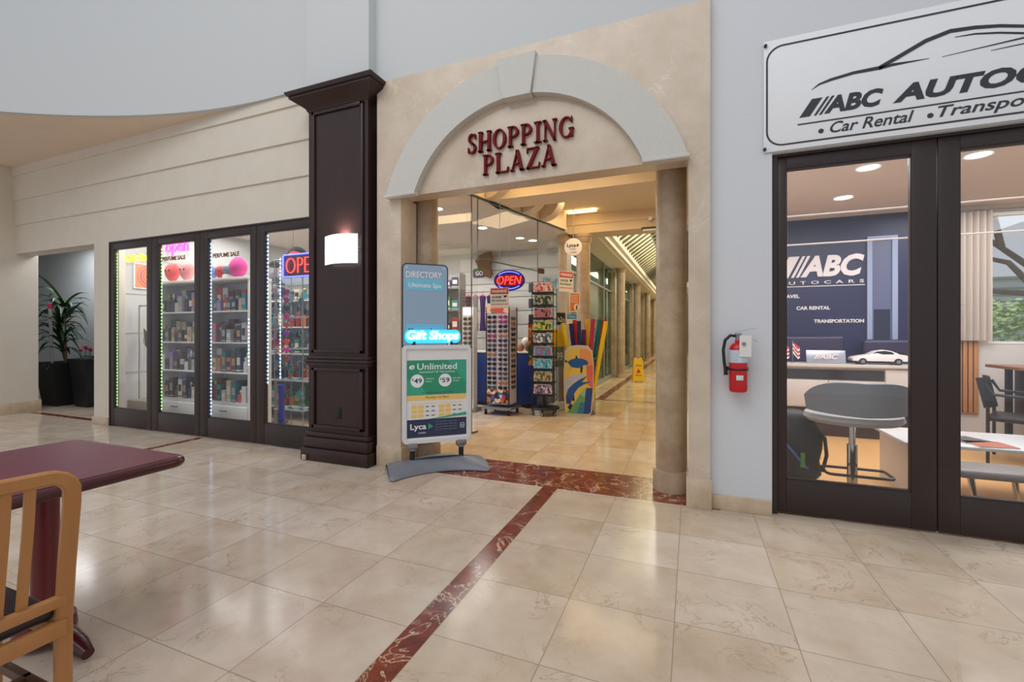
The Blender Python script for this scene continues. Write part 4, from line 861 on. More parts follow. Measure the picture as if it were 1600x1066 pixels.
# wall panels, carved map, logo
b = MB()
for k in range(9): b.box(-4.9, -2.3, 9.07, 9.1, .3+.3*k, .58+.3*k, bev=.004)
struct(b.build('trim_14', m_slat))
mp_ = thing('carved_wood_panel', 'brown carved openwork wooden ornament hanging above the gift shop goods', 'ornament', (-4.2, 8.9, 2.66)); mp_.scale = (.6, 1, .57)
m_cv = M('carved_wood', (98, 74, 52), .8, noise=.4, scale=40, bump=.6)
b = MB(); b.prism([(-.38, .42), (-.22, .62), (.0, .70), (.24, .74), (.3, .5), (.22, .2), (.3, -.12), (.2, -.28), (.02, -.2), (-.08, .02), (-.24, .1), (-.3, .26)], -.03, .03); b.build('carving', m_cv, mp_)
b = MB(); b.cyl((0, 0, .7), (0, 0, .77), .004, seg=6); b.build('cord', m_blk, mp_)
lg = thing('logo_plaque', 'green and navy GO logo plaque on the white slatwall', 'sign', (-4.42, 9.06, 2.55)); lg.scale = (.75, 1, .75)
b = MB(); b.prism(rrect(-.2, .2, 0, .27, .06), -.012, 0, mi=0); b.ball((.05, -.01, .24), .13, .012, .09, mi=1); b.build('plaque', [m_nav, M('logo_green', (40, 120, 50), .5)], lg)
text('lettering', 'GO', -.1, .14, .06, .19, -.024, m_wht, lg, .002, 0, .03)
# goods shelf seen between column and glass corner
gs = thing('shop_shelf', 'tall grey shelf of boxed souvenirs seen beside the left marble column', 'shelf', (-4.32, 7.2, 0), R(12))
b = MB(); [b.box(-.5, .42, -.2, .2, z, z+.025) for z in (.1, .5, .9, 1.3, 1.7, 2.1)]; b.box(-.5, .42, .18, .2, 0, 2.4); b.box(-.5, -.48, -.2, .2, 0, 2.4); b.box(.42, .44, -.2, .2, 0, 2.4); b.build('frame', m_gry, gs)
GMt = Matrix.Translation((-4.32, 7.2, 0)) @ Matrix.Rotation(R(12), 4, 'Z')
gc = [('teal', (40, 130, 140)), ('orange', (200, 110, 60)), ('purple', (100, 60, 120)), ('cream', (214, 200, 170)), ('navy', (36, 50, 90)), ('red', (160, 40, 50)), ('green', (60, 120, 70))]
def product(kind, w_, d_, h_, c1, c2):
    b = MB()
    if kind == 'box':
        b.box(-w_/2, w_/2, -d_/2, d_/2, 0, h_, bev=.003, seg=1); b.box(-w_*.36, w_*.36, -d_/2-.0015, -d_/2+.001, h_*.35, h_*.72, 1); b.box(-w_/2-.0008, w_/2+.0008, -d_/2-.001, d_/2+.001, h_*.06, h_*.12, 1)
    elif kind == 'bottle':
        b.lathe([(w_*.46, 0), (w_*.5, .006), (w_*.5, h_*.6), (w_*.42, h_*.7), (w_*.18, h_*.76), (w_*.18, h_*.8)], seg=14, sy=.7); b.lathe([(w_*.24, h_*.79), (w_*.26, h_*.81), (w_*.26, h_*.98), (w_*.2, h_)], seg=14, mi=1)
    elif kind == 'flask':
        b.prism(rrect(-w_/2, w_/2, 0, h_*.66, w_*.2, 4), -d_*.3, d_*.3); b.cyl((0, 0, h_*.64), (0, 0, h_*.74), w_*.12, seg=12, mi=1); b.ball((0, 0, h_*.86), w_*.24, w_*.24, h_*.14, mi=1, seg=12, rings=6)
    elif kind == 'tube':
        b.lathe([(w_*.35, 0), (w_*.36, h_*.85), (w_*.3, h_*.87), (w_*.3, h_)], seg=14); b.lathe([(w_*.37, h_*.3), (w_*.375, h_*.31), (w_*.375, h_*.6), (w_*.37, h_*.61)], seg=14, mi=1)
    return b
PN = {'box': 'perfume box', 'bottle': 'perfume bottle', 'flask': 'perfume flask', 'tube': 'spray can'}
def shelf_goods(Mx, rz, xs, z, yoff, names_, kinds, where, group, hmin, hmax, d_=.08, r_=None, cat=None):
    r_ = r_ or rg; n = len(xs)-1
    for i in range(n):
        w_ = (xs[i+1]-xs[i])*.84; nm, c1 = r_.choice(names_); n2, c2 = r_.choice([('white', (230, 226, 220)), ('gold', (190, 150, 80)), ('black', (30, 30, 32)), ('silver', (170, 172, 178))]); k = r_.choice(kinds); h_ = hmin+(hmax-hmin)*r_.random()
        o = product(k, w_, min(d_, w_*1.2), h_, c1, c2).build(PN[k].replace(' ', '_'), [M('pack_'+nm.replace(' ', '_'), c1, .35), M('pack2_'+n2, c2, .3, metal=.5 if n2 in ('gold', 'silver') else 0)])
        v = Mx @ Vector(((xs[i]+xs[i+1])/2, yoff, z)); o.location = v; o.rotation_euler = (0, 0, rz)
        tag(o, '%s %s, %s detail, %s from left, %s' % (nm, PN[k], n2, ORD[i], where), cat or k if k != 'flask' else 'bottle', group)
for j, z in enumerate((.525, .925, 1.325, 1.725, 2.125)):
    xs = [-.46+.145*k for k in range(7)]
    for i in range(6):
        nm, c1 = rg.choice(gc); h_ = .14+.16*rg.random(); o = product('box', .12, .1, h_, 0, 0).build('souvenir_box', [M('pack_'+nm, c1, .4), M('pack2_white', (230, 226, 220), .3)])
        o.location = GMt @ Vector((xs[i]+.07, -.1, z)); o.rotation_euler = (0, 0, R(12)); tag(o, '%s souvenir box, %s from left, %s shelf up beside the left column' % (nm, ORD[i], ORD[j]), 'box', 'souvenir boxes on the grey shelf')
# souvenir spinner with licence-plate pouches
KR = (-2.17, 6.83, 0); KZ = R(4); kr = thing('souvenir_rack', 'black wire souvenir rack on casters beside the boogie board', 'display rack', KR, KZ)
b = MB(); b.cyl((0, 0, .13), (0, 0, 2.05), .02, seg=12); b.build('post', m_blk, kr)
b = MB(); b.lathe([(.02, .1), (.2, .1), (.21, .115), (.2, .135), (.03, .15)], seg=32); b.build('base_plate', m_blk, kr)
kr.scale = (1.15, 1, 1)
for a in range(5):
    x, y = .17*math.cos(a*2*PI/5-.3), .17*math.sin(a*2*PI/5-.3); b = MB(); b.cyl((x, y, .06), (x, y, .1), .012, seg=8); b.cyl((x-.01, y, .03), (x+.01, y, .03), .03, seg=14, mi=1); b.build('caster', [m_blk, m_gry], kr)
b = MB(); [b.box(-.15, .15, -.15, -.14, z, z+.02) for z in [.33+.2*k for k in range(9)]]; [b.cyl((x, y, .22), (x, y, 2.0), .006, seg=6) for x in (-.15, .15) for y in (-.145, .1)]
[b.box(-.15, .15, -.15, .1, z-.012, z) for z in [.33+.2*k for k in range(9)]]; b.build('wire_frame', m_blk, kr)
KM = Matrix.Translation(KR) @ Matrix.Rotation(KZ, 4, 'Z')
pcs = [('purple patterned', [(150, 120, 170), (60, 80, 60), (220, 200, 190)]), ('green and tan', [(180, 170, 130), (50, 100, 50), (150, 90, 80)]), ('bright blue', [(60, 170, 220), (150, 190, 200), (60, 120, 90)]), ('blue and pink', [(70, 150, 200), (200, 60, 120), (70, 140, 70)]),
       ('grey striped', [(100, 110, 120), (220, 220, 210), (30, 40, 50)]), ('yellow and green', [(220, 180, 60), (60, 150, 60), (20, 30, 30)]), ('orange and purple', [(190, 100, 60), (150, 110, 160), (30, 30, 40)]), ('dark leafy', [(40, 80, 50), (180, 160, 140), (20, 40, 30)]), ('pink striped', [(220, 160, 150), (180, 90, 70), (230, 220, 210)])]
for i, (nm, cs) in enumerate(pcs):
    b = MB(); b.prism(rrect(-.13, .13, 0, .15, .03), -.012, .012); b.ribbon((lambda q: q+[q[0]])(rrect(-.118, .118, .012, .138, .025)), .006, -.0145, -.012, 1)
    o = b.build('souvenir_pouch', [collage('pouch_%d' % i, cs, 35), m_wht]); o.location = KM @ Vector((0, -.128, .33+.2*i)); o.rotation_euler = (R(-6), 0, KZ); o.scale = (1.15, 1, 1.17); tag(o, '%s souvenir pouch, %s tier from the bottom of the black rack' % (nm, ORD[i]), 'pouch', 'pouches on the souvenir rack')
for i in range(3):
    b = MB(); b.prism(rrect(-.05, .05, -.0, .15, .01), -.006, .006); o = b.build('keychain_card', [m_blk]); o.location = KM @ Vector((-.2, -.10, 1.45+.25*i)); o.rotation_euler = (0, 0, KZ-.6); tag(o, 'black keychain card at the left edge of the souvenir rack, %s up' % ORD[i], 'card', 'keychain cards')
# boogie board, bin and pool noodles
bb = thing('boogie_board', 'boogie board printed with two blue dolphins standing upright on the floor', 'boogie board', (-1.655, 6.97, 0), R(10))
m_bw = M('board_white', (214, 206, 198), .5)
BO = [(-.205, 0), (.18, 0), (.205, .06), (.235, .4), (.24, .8), (.215, 1.02), (.15, 1.10), (.0, 1.115), (-.15, 1.10), (-.215, 1.02), (-.235, .7), (-.23, .3)]
b = MB(); b.prism(BO, 0, .045); b.build('core', m_bw, bb)
bcol = [(236, 206, 80), (240, 160, 90), (228, 110, 100), (36, 70, 140), (110, 170, 120), (50, 130, 160), (190, 200, 225), (30, 90, 170), (20, 40, 80), (150, 200, 150)]
bm_ = [M('board_ink_%d' % i, c_, .35) for i, c_ in enumerate(bcol)]
b = MB(); e = -.002
b.prism([(-.2, .02), (.17, .02), (.19, .06), (.222, .4), (.226, .8), (.2, 1.0), (.13, 1.06), (-.13, 1.06), (-.19, 1.0), (-.215, .7), (-.215, .3)], e, 0, mi=0)
def bpoly(P, mi, lv=1): b.prism(P, e-.0012*lv, e-.0012*(lv-1), mi=mi)
bpoly([(.02, 1.05), (.13, 1.05), (.195, 1.0), (.222, .8), (.12, .78), (.02, .9)], 1); bpoly([(.12, .78), (.225, .8), (.222, .42), (.14, .5)], 2)
bpoly([(.12, .44), (.222, .44), (.19, .06), (.165, .03), (.08, .03), (.1, .3)], 3); bpoly([(-.19, .03), (.08, .03), (.1, .44), (.02, .34), (-.06, .2)], 4); bpoly([(-.02, .03), (.08, .03), (.1, .22), (.02, .2)], 5, 2); bpoly([(.02, .34), (.1, .44), (.1, .28)], 9, 2)
bpoly([(-.21, .35), (-.2, .55), (-.1, .64), (.12, .66), (.02, .58), (-.1, .5)], 6)
# upper dolphin
bpoly([(-.17, .84), (-.13, .88), (-.04, .905), (.06, .90), (.13, .87), (.155, .835), (.14, .80), (.08, .80), (.05, .76), (-.04, .75), (-.12, .77)], 7, 3); bpoly([(-.05, .9), (-.035, .96), (-.01, .905)], 8, 3); bpoly([(.03, .77), (.07, .77), (.055, .67), (.03, .68)], 8, 3); bpoly([(-.09, .77), (-.17, .71), (-.11, .76)], 8, 3); bpoly([(-.16, .85), (-.215, .88), (-.21, .83)], 8, 3)
# lower dolphin
bpoly([(-.2, .3), (-.16, .42), (-.08, .5), (.02, .57), (.14, .63), (.05, .53), (.2, .54), (.08, .49), (.0, .44), (-.06, .36), (-.09, .26), (-.13, .18), (-.19, .18)], 7, 3); bpoly([(-.07, .34), (-.06, .22), (-.1, .24)], 8, 3); bpoly([(-.13, .19), (-.09, .16), (-.13, .08), (-.17, .12)], 8, 3); bpoly([(-.2, .3), (-.19, .18), (-.13, .18), (-.12, .26)], 3, 4)
b.build('artwork', bm_, bb, smooth=False)
nb = thing('noodle_bin', 'grey wire bin holding pool noodles behind the boogie board', 'bin', (-1.62, 7.2, 0))
b = MB(); b.tube([(.2*math.cos(a), .15*math.sin(a), .9) for a in [k*PI/8 for k in range(16)]], .008, 6, closed=True); b.tube([(.18*math.cos(a), .13*math.sin(a), .02) for a in [k*PI/8 for k in range(16)]], .008, 6, closed=True)
[b.cyl((.18*math.cos(a), .13*math.sin(a), .02), (.2*math.cos(a), .15*math.sin(a), .9), .004, seg=6) for a in [k*PI/8 for k in range(16)]]; b.lathe([(.01, 0), (.19, 0), (.19, .012), (.01, .013)]); b.build('basket', m_gry, nb)
ncol = [('yellow', (244, 210, 40), -.33, 1.47), ('dark blue', (36, 50, 110), -.22, 1.46), ('red', (205, 44, 56), -.17, 1.52), ('navy', (30, 60, 110), -.07, 1.50), ('short purple', (100, 50, 100), .0, 1.36), ('golden', (236, 186, 50), .04, 1.54), ('magenta', (190, 50, 90), .17, 1.53), ('teal', (20, 120, 130), .25, 1.52), ('crimson', (200, 40, 50), .30, 1.52), ('lemon yellow', (250, 214, 40), .37, 1.49)]
for i, (nm, c_, dx, zt) in enumerate(ncol):
    x0 = -1.62+dx*.3; y0 = 7.2+.08*((i % 3)-1); o = MB(); o.cyl((0, 0, 0), (dx*.7, .02*((i % 2)*2-1), zt-.05), .034, seg=16); ob = o.build('pool_noodle', M('foam_'+nm.replace(' ', '_'), c_, .8)); ob.location = (x0, y0, .05); tag(ob, '%s foam pool noodle in the bin behind the boogie board' % nm, 'pool noodle', 'pool noodles in the bin')
    b2 = MB(); 

# ------------------------------------------------------------------ gift shop window display
def led(x, y, z0, z1, col, nm, label):
    t = thing('led_strip', label, 'light strip', (x, y, z0)); b = MB(); b.box(-.006, .006, -.001, .003, 0, z1-z0); b.build('tape', m_wht, t)
    b = MB(); n = int((z1-z0)/.045)
    for k in range(n): b.box(-.006, .006, -.005, -.001, .02+k*.045, .034+k*.045)
    b.build('diodes', M('led_'+nm, col, emit=10 if nm != 'green' else 5), t)
led(-7.498, 3.792, .27, 2.47, (150, 240, 110), 'green', 'green glowing light strip at the left edge of the first shop door')
led(-6.518, 3.792, .27, 2.47, (150, 240, 110), 'green', 'green glowing light strip at the left edge of the second shop door')
led(-5.553, 3.792, .27, 2.47, (140, 200, 255), 'blue', 'icy blue light strip at the left edge of the third shop door')
led(-4.912, 3.808, .9, 1.5, (140, 200, 255), 'blue', 'short blue light strip at the right edge of the third shop door')
led(-4.578, 3.792, .7, 2.47, (140, 200, 255), 'blue', 'icy blue light strip at the left edge of the fourth shop door')
led(-4.508, 3.90, .75, 2.2, (140, 200, 255), 'blue', 'inner blue light strip beside the hanging caps behind the fourth door')
m_ppl = [('pale grey', (180, 178, 190)), ('lilac', (160, 130, 180)), ('white', (230, 228, 226)), ('navy', (40, 50, 90)), ('beige', (200, 180, 150)), ('brown', (84, 58, 44)), ('cream', (224, 208, 180)), ('olive', (90, 90, 66))]
m_pp3 = m_ppl+[('teal', (60, 160, 180)), ('orange red', (216, 80, 60)), ('rose', (206, 120, 130)), ('peach', (236, 180, 130)), ('royal blue', (40, 90, 200)), ('maroon', (110, 40, 44))]
ZS = [(.38, .78), (.78, 1.18), (1.18, 1.60), (1.60, 2.03)]
for ui, (ux0, ux1, nm_) in enumerate(((-7.25, -6.32, 'second'), (-6.25, -5.32, 'third'))):
    t = thing('display_cabinet', 'white perfume display cabinet with open shelves behind the %s shop door' % nm_, 'cabinet', (ux0, 4.12, 0)); W = ux1-ux0
    b = MB(); b.box(0, .02, 0, .34, 0, 2.04); b.box(W-.02, W, 0, .34, 0, 2.04); b.build('side_panel', m_shelf, t)
    b = MB(); b.box(.02, W-.02, .32, .34, 0, 2.04); b.build('back_panel', M('cabinet_back_%d' % ui, (206, 204, 206) if ui == 0 else (216, 218, 228), .5), t)
    for z, _ in ZS[1:]: b = MB(); b.box(.02, W-.02, 0, .32, z-.018, z, bev=.002); b.build('shelf', m_shelf, t)
    b = MB(); b.box(-.01, W+.01, -.03, .34, 2.0, 2.04, bev=.003); b.build('top', m_shelf, t)
    b = MB(); b.box(.02, W-.02, .01, .32, .06, .38); b.build('base_cabinet', m_shelf, t); b = MB(); b.box(.03, W-.03, -.005, .01, .08, .33, bev=.003); dw = b.build('drawer', m_shelf, t); b = MB(); b.box(W/2-.07, W/2+.07, -.02, -.005, .26, .275, bev=.003); b.build('handle', m_gry, dw)
    Mx = Matrix.Translation((ux0, 4.12, 0)); k_ = ['box', 'box', 'bottle', 'flask', 'box', 'tube']
    for j, (z, z2) in enumerate(ZS):
        nn = 9; xs = [.03+(W-.06)*q/nn for q in range(nn+1)]
        shelf_goods(Mx, 0, xs, z, .10, m_ppl if ui == 0 else m_pp3, k_, 'front row, %s shelf, %s door' % (('lowest', 'second', 'third', 'fourth')[j], nm_), 'perfumes on the %s shelf, %s door' % (ORD[j], nm_), .15, .29)
        nn = 7; xs = [.04+(W-.08)*q/nn for q in range(nn+1)]
        shelf_goods(Mx, 0, xs, z, .23, m_ppl if ui == 0 else m_pp3, ['box'], 'back row, %s shelf, %s door' % (('lowest', 'second', 'third', 'fourth')[j], nm_), 'back row perfumes on the %s shelf, %s door' % (ORD[j], nm_), .25, .34)
# toys and round things on the cabinet tops
def plush(x, y, z, r_, c_, nm, label, kind='heart'):
    t = thing(nm, label, 'toy', (x, y, z)); b = MB()
    if kind == 'heart':
        def fn(v): return Vector((v.x, v.y, v.z+.35*abs(v.x)-.12 if v.z > -.9 else v.z))
        b.ball((0, 0, r_), r_, r_*.5, r_*.92, fn=fn, seg=20, rings=12)
    else: b.ball((0, 0, r_), r_, r_*.6, r_, seg=20, rings=12)
    for v in b.bm.verts: v.co.z = max(v.co.z, 0)
    b.build('body', M(nm+'_'+str(c_), c_, .7), t)
    b = MB(); [b.ball((s*r_*.3, -r_*.5, r_*1.15), r_*.1, r_*.06, r_*.1, seg=8, rings=6) for s in (-1, 1)]; b.build('eyes', m_blk, t)
for (px_, c_, lb) in ((-6.98, (230, 90, 90), 'coral heart-shaped plush cushion on the cabinet behind the second door'), (-6.66, (228, 150, 150), 'pale pink heart-shaped plush cushion on the cabinet behind the second door'), (-5.62, (220, 60, 150), 'magenta round plush cushion at the right end of the cabinet behind the third door'), (-6.13, (120, 140, 200), 'blue round plush ball at the left end of the cabinet behind the third door'), (-5.96, (190, 40, 50), 'red heart-shaped plush on the cabinet behind the third door')):
    plush(px_, 4.2, 2.042, .14 if px_ < -6.3 or px_ > -5.7 else .095, c_, 'plush_cushion', lb, 'heart' if 'heart' in lb else 'round')
t = thing('snow_globe', 'grey glass globe jar between plush toys behind the third door', 'ornament', (-5.8, 4.2, 2.042)); b = MB(); b.lathe([(.07, 0), (.075, .04), (.06, .05)], seg=20, mi=0); b.build('base', m_shelf, t); b = MB(); b.ball((0, 0, .12), .08); b.build('globe', M('globe_grey', (120, 140, 150), .1), t)
t = thing('wall_picture', 'colourful pink swirl picture on the left shop wall behind the first door', 'picture', (-7.948, 4.34, 1.99), R(90)); b = MB(); b.box(-.12, .3, -.02, 0, 0, .4); b.build('frame', m_shelf, t)
b = MB(); b.box(-.1, .28, -.023, -.02, .02, .38); [b.tube([(.1+r_*math.cos(a), -.024, .2+r_*math.sin(a)) for a in [q*PI/8 for q in range(16)]], .008, 6, closed=True, mi=1+i_ % 2) for i_, r_ in enumerate((.05, .09, .13, .17))]; b.build('canvas', [M('canvas_peach', (228, 150, 120), .6), M('swirl_pink', (225, 80, 140), .6), M('swirl_orange', (240, 140, 60), .6)], t)
# stand with pale strands shaped after a distorted rail reflection, first door
t = thing('necklace_stand', 'wire stand with long pale bead necklaces behind the first shop door', 'display rack', (-7.60, 4.15, 0))
b = MB(); b.box(-.27, .3, -.05, .25, 0, .3, bev=.01); b.build('base_box', M('taupe_box', (150, 136, 118), .6), t)
b = MB(); [b.cyl((x, .1, .3), (x, .1, 1.72), .008, seg=8) for x in (-.25, .28)]; b.cyl((-.25, .1, 1.72), (.28, .1, 1.72), .01, seg=8); b.build('wire_frame', m_gry, t)
for k in range(7):
    b = MB(); x = -.22+.085*k; b.tube([(x+.015*math.sin(q*.9+k), .1, 1.72-.085*q) for q in range(16)], .0045, 6); b.build('necklace', M('bead_pale', (216, 206, 192), .4), t)
b = MB(); b.sheet(lambda u, v: (-.24+.5*u, .16+.01*math.sin(12*u), 1.15-.55*u+.24*v), 10, 3, th=.006); tag(b.build('shawl', M('shawl_brown', (96, 78, 60), .8, noise=.3, scale=30)), 'brown patterned shawl draped behind the pale necklaces, first door', 'clothing').location = (-7.62, 4.15, 0)
gn = thing('display_gondola', 'grey-blue shelf unit of mixed souvenirs deep behind the fourth shop door', 'shelf', (-6.25, 5.0, 0))
b = MB(); b.box(0, 1.3, .3, .33, 0, 2.3); b.build('back_panel', M('gondola_back', (140, 154, 172), .6), gn); b = MB(); b.box(0, .02, 0, .3, 0, 2.3); b.box(1.28, 1.3, 0, .3, 0, 2.3); b.build('side_panel', m_gry, gn)
for z in (.2, .6, 1.0, 1.4, 1.8): b = MB(); b.box(.02, 1.28, 0, .3, z-.02, z); b.build('shelf', m_shelf, gn)
for j, z in enumerate((.2, .6, 1.0, 1.4, 1.8)): shelf_goods(Matrix.Translation((-6.25, 5.0, 0)), 0, [.04+.122*q for q in range(11)], z, .12, gc, ['box', 'bottle', 'flask'], '%s shelf up, deep behind the fourth door' % ORD[j], 'goods on the %s gondola shelf' % ORD[j], .12, .32)
# panel battens on the left shop wall
b = MB(); [b.box(-7.95, -7.943, 3.97, 8.9, z, z+.012) for z in (.7, 1.3, 1.9, 2.45)]; struct(b.build('trim_15', M('batten_grey', (170, 172, 170), .6)))
# heart garlands
def garland(x, y, z0, n, step, r_, label, cols):
    t = thing('heart_garland', label, 'garland', (x, y, 0)); b = MB(); b.cyl((0, 0, 2.9), (0, 0, z0-step*n), .0015, seg=5); b.build('string', m_wht, t)
    for k in range(n):
        H = [(r_*16*math.sin(a)**3/17, r_*(13*math.cos(a)-5*math.cos(2*a)-2*math.cos(3*a)-math.cos(4*a))/17) for a in [q*2*PI/20 for q in range(20)]]
        b = MB(); b.prism([(hx, z0-step*k+hz) for hx, hz in H], -.008, .008); c_ = cols[k % len(cols)]; b.build('heart', M('heart_%d_%d_%d' % c_, c_, .35), t)
garland(-7.72, 3.96, 1.82, 12, .13, .032, 'string of small red and purple hearts behind the first shop door', [(130, 40, 50), (170, 20, 60), (150, 70, 40), (150, 40, 130)])
garland(-4.50, 3.98, 1.80, 9, .10, .045, 'string of glossy pink and purple hearts behind the fourth shop door', [(150, 60, 50), (150, 60, 100), (60, 50, 70), (200, 30, 120), (200, 70, 50), (150, 40, 180), (220, 80, 60), (220, 50, 150)])
# neon signs in the windows
def neonword(x0, x1, z0, z1, y, s_, mat, label, thin=None, shear=.1, bold=-.0):
    t = thing('neon_sign', label, 'neon sign', ((x0+x1)/2, y, z0)); w_ = (x1-x0)/2
    text('neon_tube', s_, -w_, w_, 0, z1-z0, -.004, mat, t, .012, shear, bold, thin=thin)
    b = MB(); b.box(-w_, w_, 0, .004, -.01, z1-z0+.01); b.build('clear_backing', m_glass, t)
    return t
m_ny = M('neon_yellow', (255, 235, 60), emit=1.6); m_np = M('neon_pink', (255, 80, 190), emit=2.0)
xa, za = at(197, 400, 3.86); xb, zb = at(228, 414, 3.86); neonword(xa, -6.80, za-.13, za+.01, 3.86, 'Gift Shop', m_ny, 'yellow Gift Shop neon sign in the first shop door', thin=.022)
xa, za = at(260, 398, 3.86); xb, zb = at(296, 382, 3.86); neonword(xa, xb, za-.03, za+.13, 3.86, 'open', m_np, 'pink cursive open neon sign in the second shop door', thin=.02)
m_dec = M('decal_brown', (120, 72, 36), .5)
for i, (a_, b_, d_) in enumerate(((257, 293, 'second'), (336, 377, 'third'))):
    xa, za = at(a_, 409 if i == 0 else 404, 3.80); xb, _ = at(b_, 400, 3.80); t = thing('window_decal', 'brown PERFUME SALE lettering stuck on the glass of the %s shop door' % d_, 'decal', (xa, 3.774, za-.0))
    text('lettering', 'PERFUME SALE', 0, xb-xa, 0, .055, 0, m_dec, t, .002, 0, .04)
t = thing('open_sign', 'rectangular blue-bordered red OPEN sign behind the fourth shop door', 'neon sign', (-4.20, 3.93, 1.955))
b = MB(); b.box(-.3, .34, 0, .02, 0, .28, bev=.004); b.build('backboard', M('board_maroon', (60, 16, 44), .3), t)
b = MB(); q = rrect(-.29, .33, .01, .27, .02); b.tube([(x, -.008, z) for x, z in q], .009, 8, closed=True); b.build('neon_border', m_nb, t)
text('neon_letters', 'OPEN', -.24, .28, .05, .23, -.004, m_nr, t, .014, 0, -.03)
b = MB(); [b.cyl((x, .01, .28), (x, .01, 1.143), .0025, seg=5) for x in (-.15, .25)]; b.build('hanging_wire', m_gry, t)
# caps and novelties behind the fourth door
cr = thing('cap_rack', 'tall wire cap rack behind the fourth shop door', 'display rack', (-5.57, 4.75, 0))
b = MB(); b.cyl((0, 0, .02), (0, 0, 2.35), .012, seg=8); b.lathe([(.01, 0), (.15, 0), (.15, .02), (.01, .03)]); b.build('post', m_gry, cr); b = MB(); [b.cyl((0, 0, z), (.12, -.12, z+.0), .004, seg=6) for z in [.5+.22*k for k in range(9)]]; b.build('arm', m_gry, cr)
def cap(x, y, z, c_, rz, label, s=1.0):
    t = thing('baseball_cap', label, 'cap', (x, y, z), rz, 'caps behind the fourth door'); b = MB(); b.ball((0, 0, 0), .09*s, .1*s, .085*s, seg=18, rings=10)
    for v in b.bm.verts: v.co.z = max(0, v.co.z)
    b.build('crown', M('cap_%d_%d_%d' % c_, c_, .8), t)
    b = MB(); b.sheet(lambda u, v: ((u-.5)*.17*s*(1-.25*v), -.08*s-.085*s*v*(1-(2*u-1)**2*.5), .008-.02*v-.02*(2*u-1)**2), 10, 4, th=.004); b.build('brim', M('cap_%d_%d_%d' % c_, c_, .8), t)
for i, (z, c_, nm) in enumerate(((2.24, (26, 26, 30), 'black'), (2.02, (60, 66, 70), 'charcoal'), (1.8, (70, 80, 84), 'slate'), (1.58, (90, 96, 104), 'grey'), (1.36, (110, 112, 120), 'light grey'), (1.14, (130, 20, 60), 'crimson'), (.92, (30, 60, 110), 'navy'), (.70, (30, 44, 80), 'dark blue'))):
    cap(-5.45, 4.63, z-.0, c_, R(60), '%s baseball cap, %s from the top of the cap rack' % (nm, ORD[i]))
cs_ = thing('display_shelf', 'glass and wire display stand of jewellery and magnets behind the fourth shop door', 'shelf', (-4.85, 4.35, 0))
b = MB(); [b.box(-.14, .36, -.14, .14, z, z+.012) for z in (.32, .7, 1.1, 1.5, 1.9, 2.24)]; b.build('glass_shelf', M('shelf_glass_grey', (176, 190, 192), .15), cs_)
b = MB(); [b.cyl((x, y, 0), (x, y, 2.25), .006, seg=6) for x in (-.13, .35) for y in (-.13, .13)]; b.build('upright', m_gry, cs_)
cap(-4.80, 4.42, 2.33, (24, 22, 24), R(20), 'black trilby-like cap on the top shelf beside the red cap', 1.3)
cap(-4.68, 4.27, 2.254, (190, 30, 44), R(25), 'red and white baseball cap above the rectangular OPEN sign', 1.05)
jr = random.Random(21); jc = [('turquoise', (70, 160, 165)), ('navy', (30, 60, 100)), ('teal', (40, 120, 120)), ('silver', (170, 176, 180)), ('red', (170, 40, 40)), ('pale blue', (150, 190, 200)), ('black', (40, 42, 48)), ('green', (60, 120, 100))]
for j, z in enumerate((.332, .712, 1.112, 1.512)):
    for i in range(6):
        nm, c_ = jr.choice(jc); k = jr.choice(('ring', 'disc', 'fig')); b = MB(); r_ = .035+.02*jr.random(); h_ = .06+.14*jr.random()
        b.box(-.02, .02, -.015, .015, 0, .01); b.cyl((0, 0, .01), (0, 0, h_), .004, seg=6)
        if k == 'ring': b.tube([(r_*math.cos(a), 0, h_+r_+r_*math.sin(a)) for a in [q*PI/8 for q in range(16)]], .006, 6, closed=True)
        elif k == 'disc': b.cyl((0, -.006, h_+r_), (0, .006, h_+r_), r_, seg=18)
        else: b.ball((0, 0, h_+r_*.6), r_*.7, r_*.5, r_, seg=10, rings=6); b.ball((0, 0, h_+r_*1.8), r_*.4, seg=8, rings=6)
        o = b.build('trinket', M('trinket_'+nm.replace(' ', '_'), c_, .3)); o.location = (-4.93+.085*i, 4.28+.05*(i % 2), z); nmk = {'ring': 'ring', 'disc': 'disc', 'fig': 'figurine'}[k]
        tag(o, '%s %s trinket, %s from left on the %s glass shelf, fourth door' % (nm, nmk, ORD[i], ORD[j]), 'ornament', 'trinkets behind the fourth door')
t = thing('glass_vase', 'tall cobalt blue glass vase on the floor behind the fourth shop door', 'vase', (-4.70, 4.08, 0)); b = MB(); b.lathe([(.05, 0), (.055, .02), (.04, .2), (.035, .5), (.045, .64), (.05, .66)], seg=20); b.build('body', M('cobalt_glass', (24, 50, 160), .15), t); b = MB(); b.lathe([(.049, .655), (.053, .66), (.053, .668), (.049, .67)], seg=20); b.build('rim', M('cobalt_rim', (40, 80, 190), .1), t)

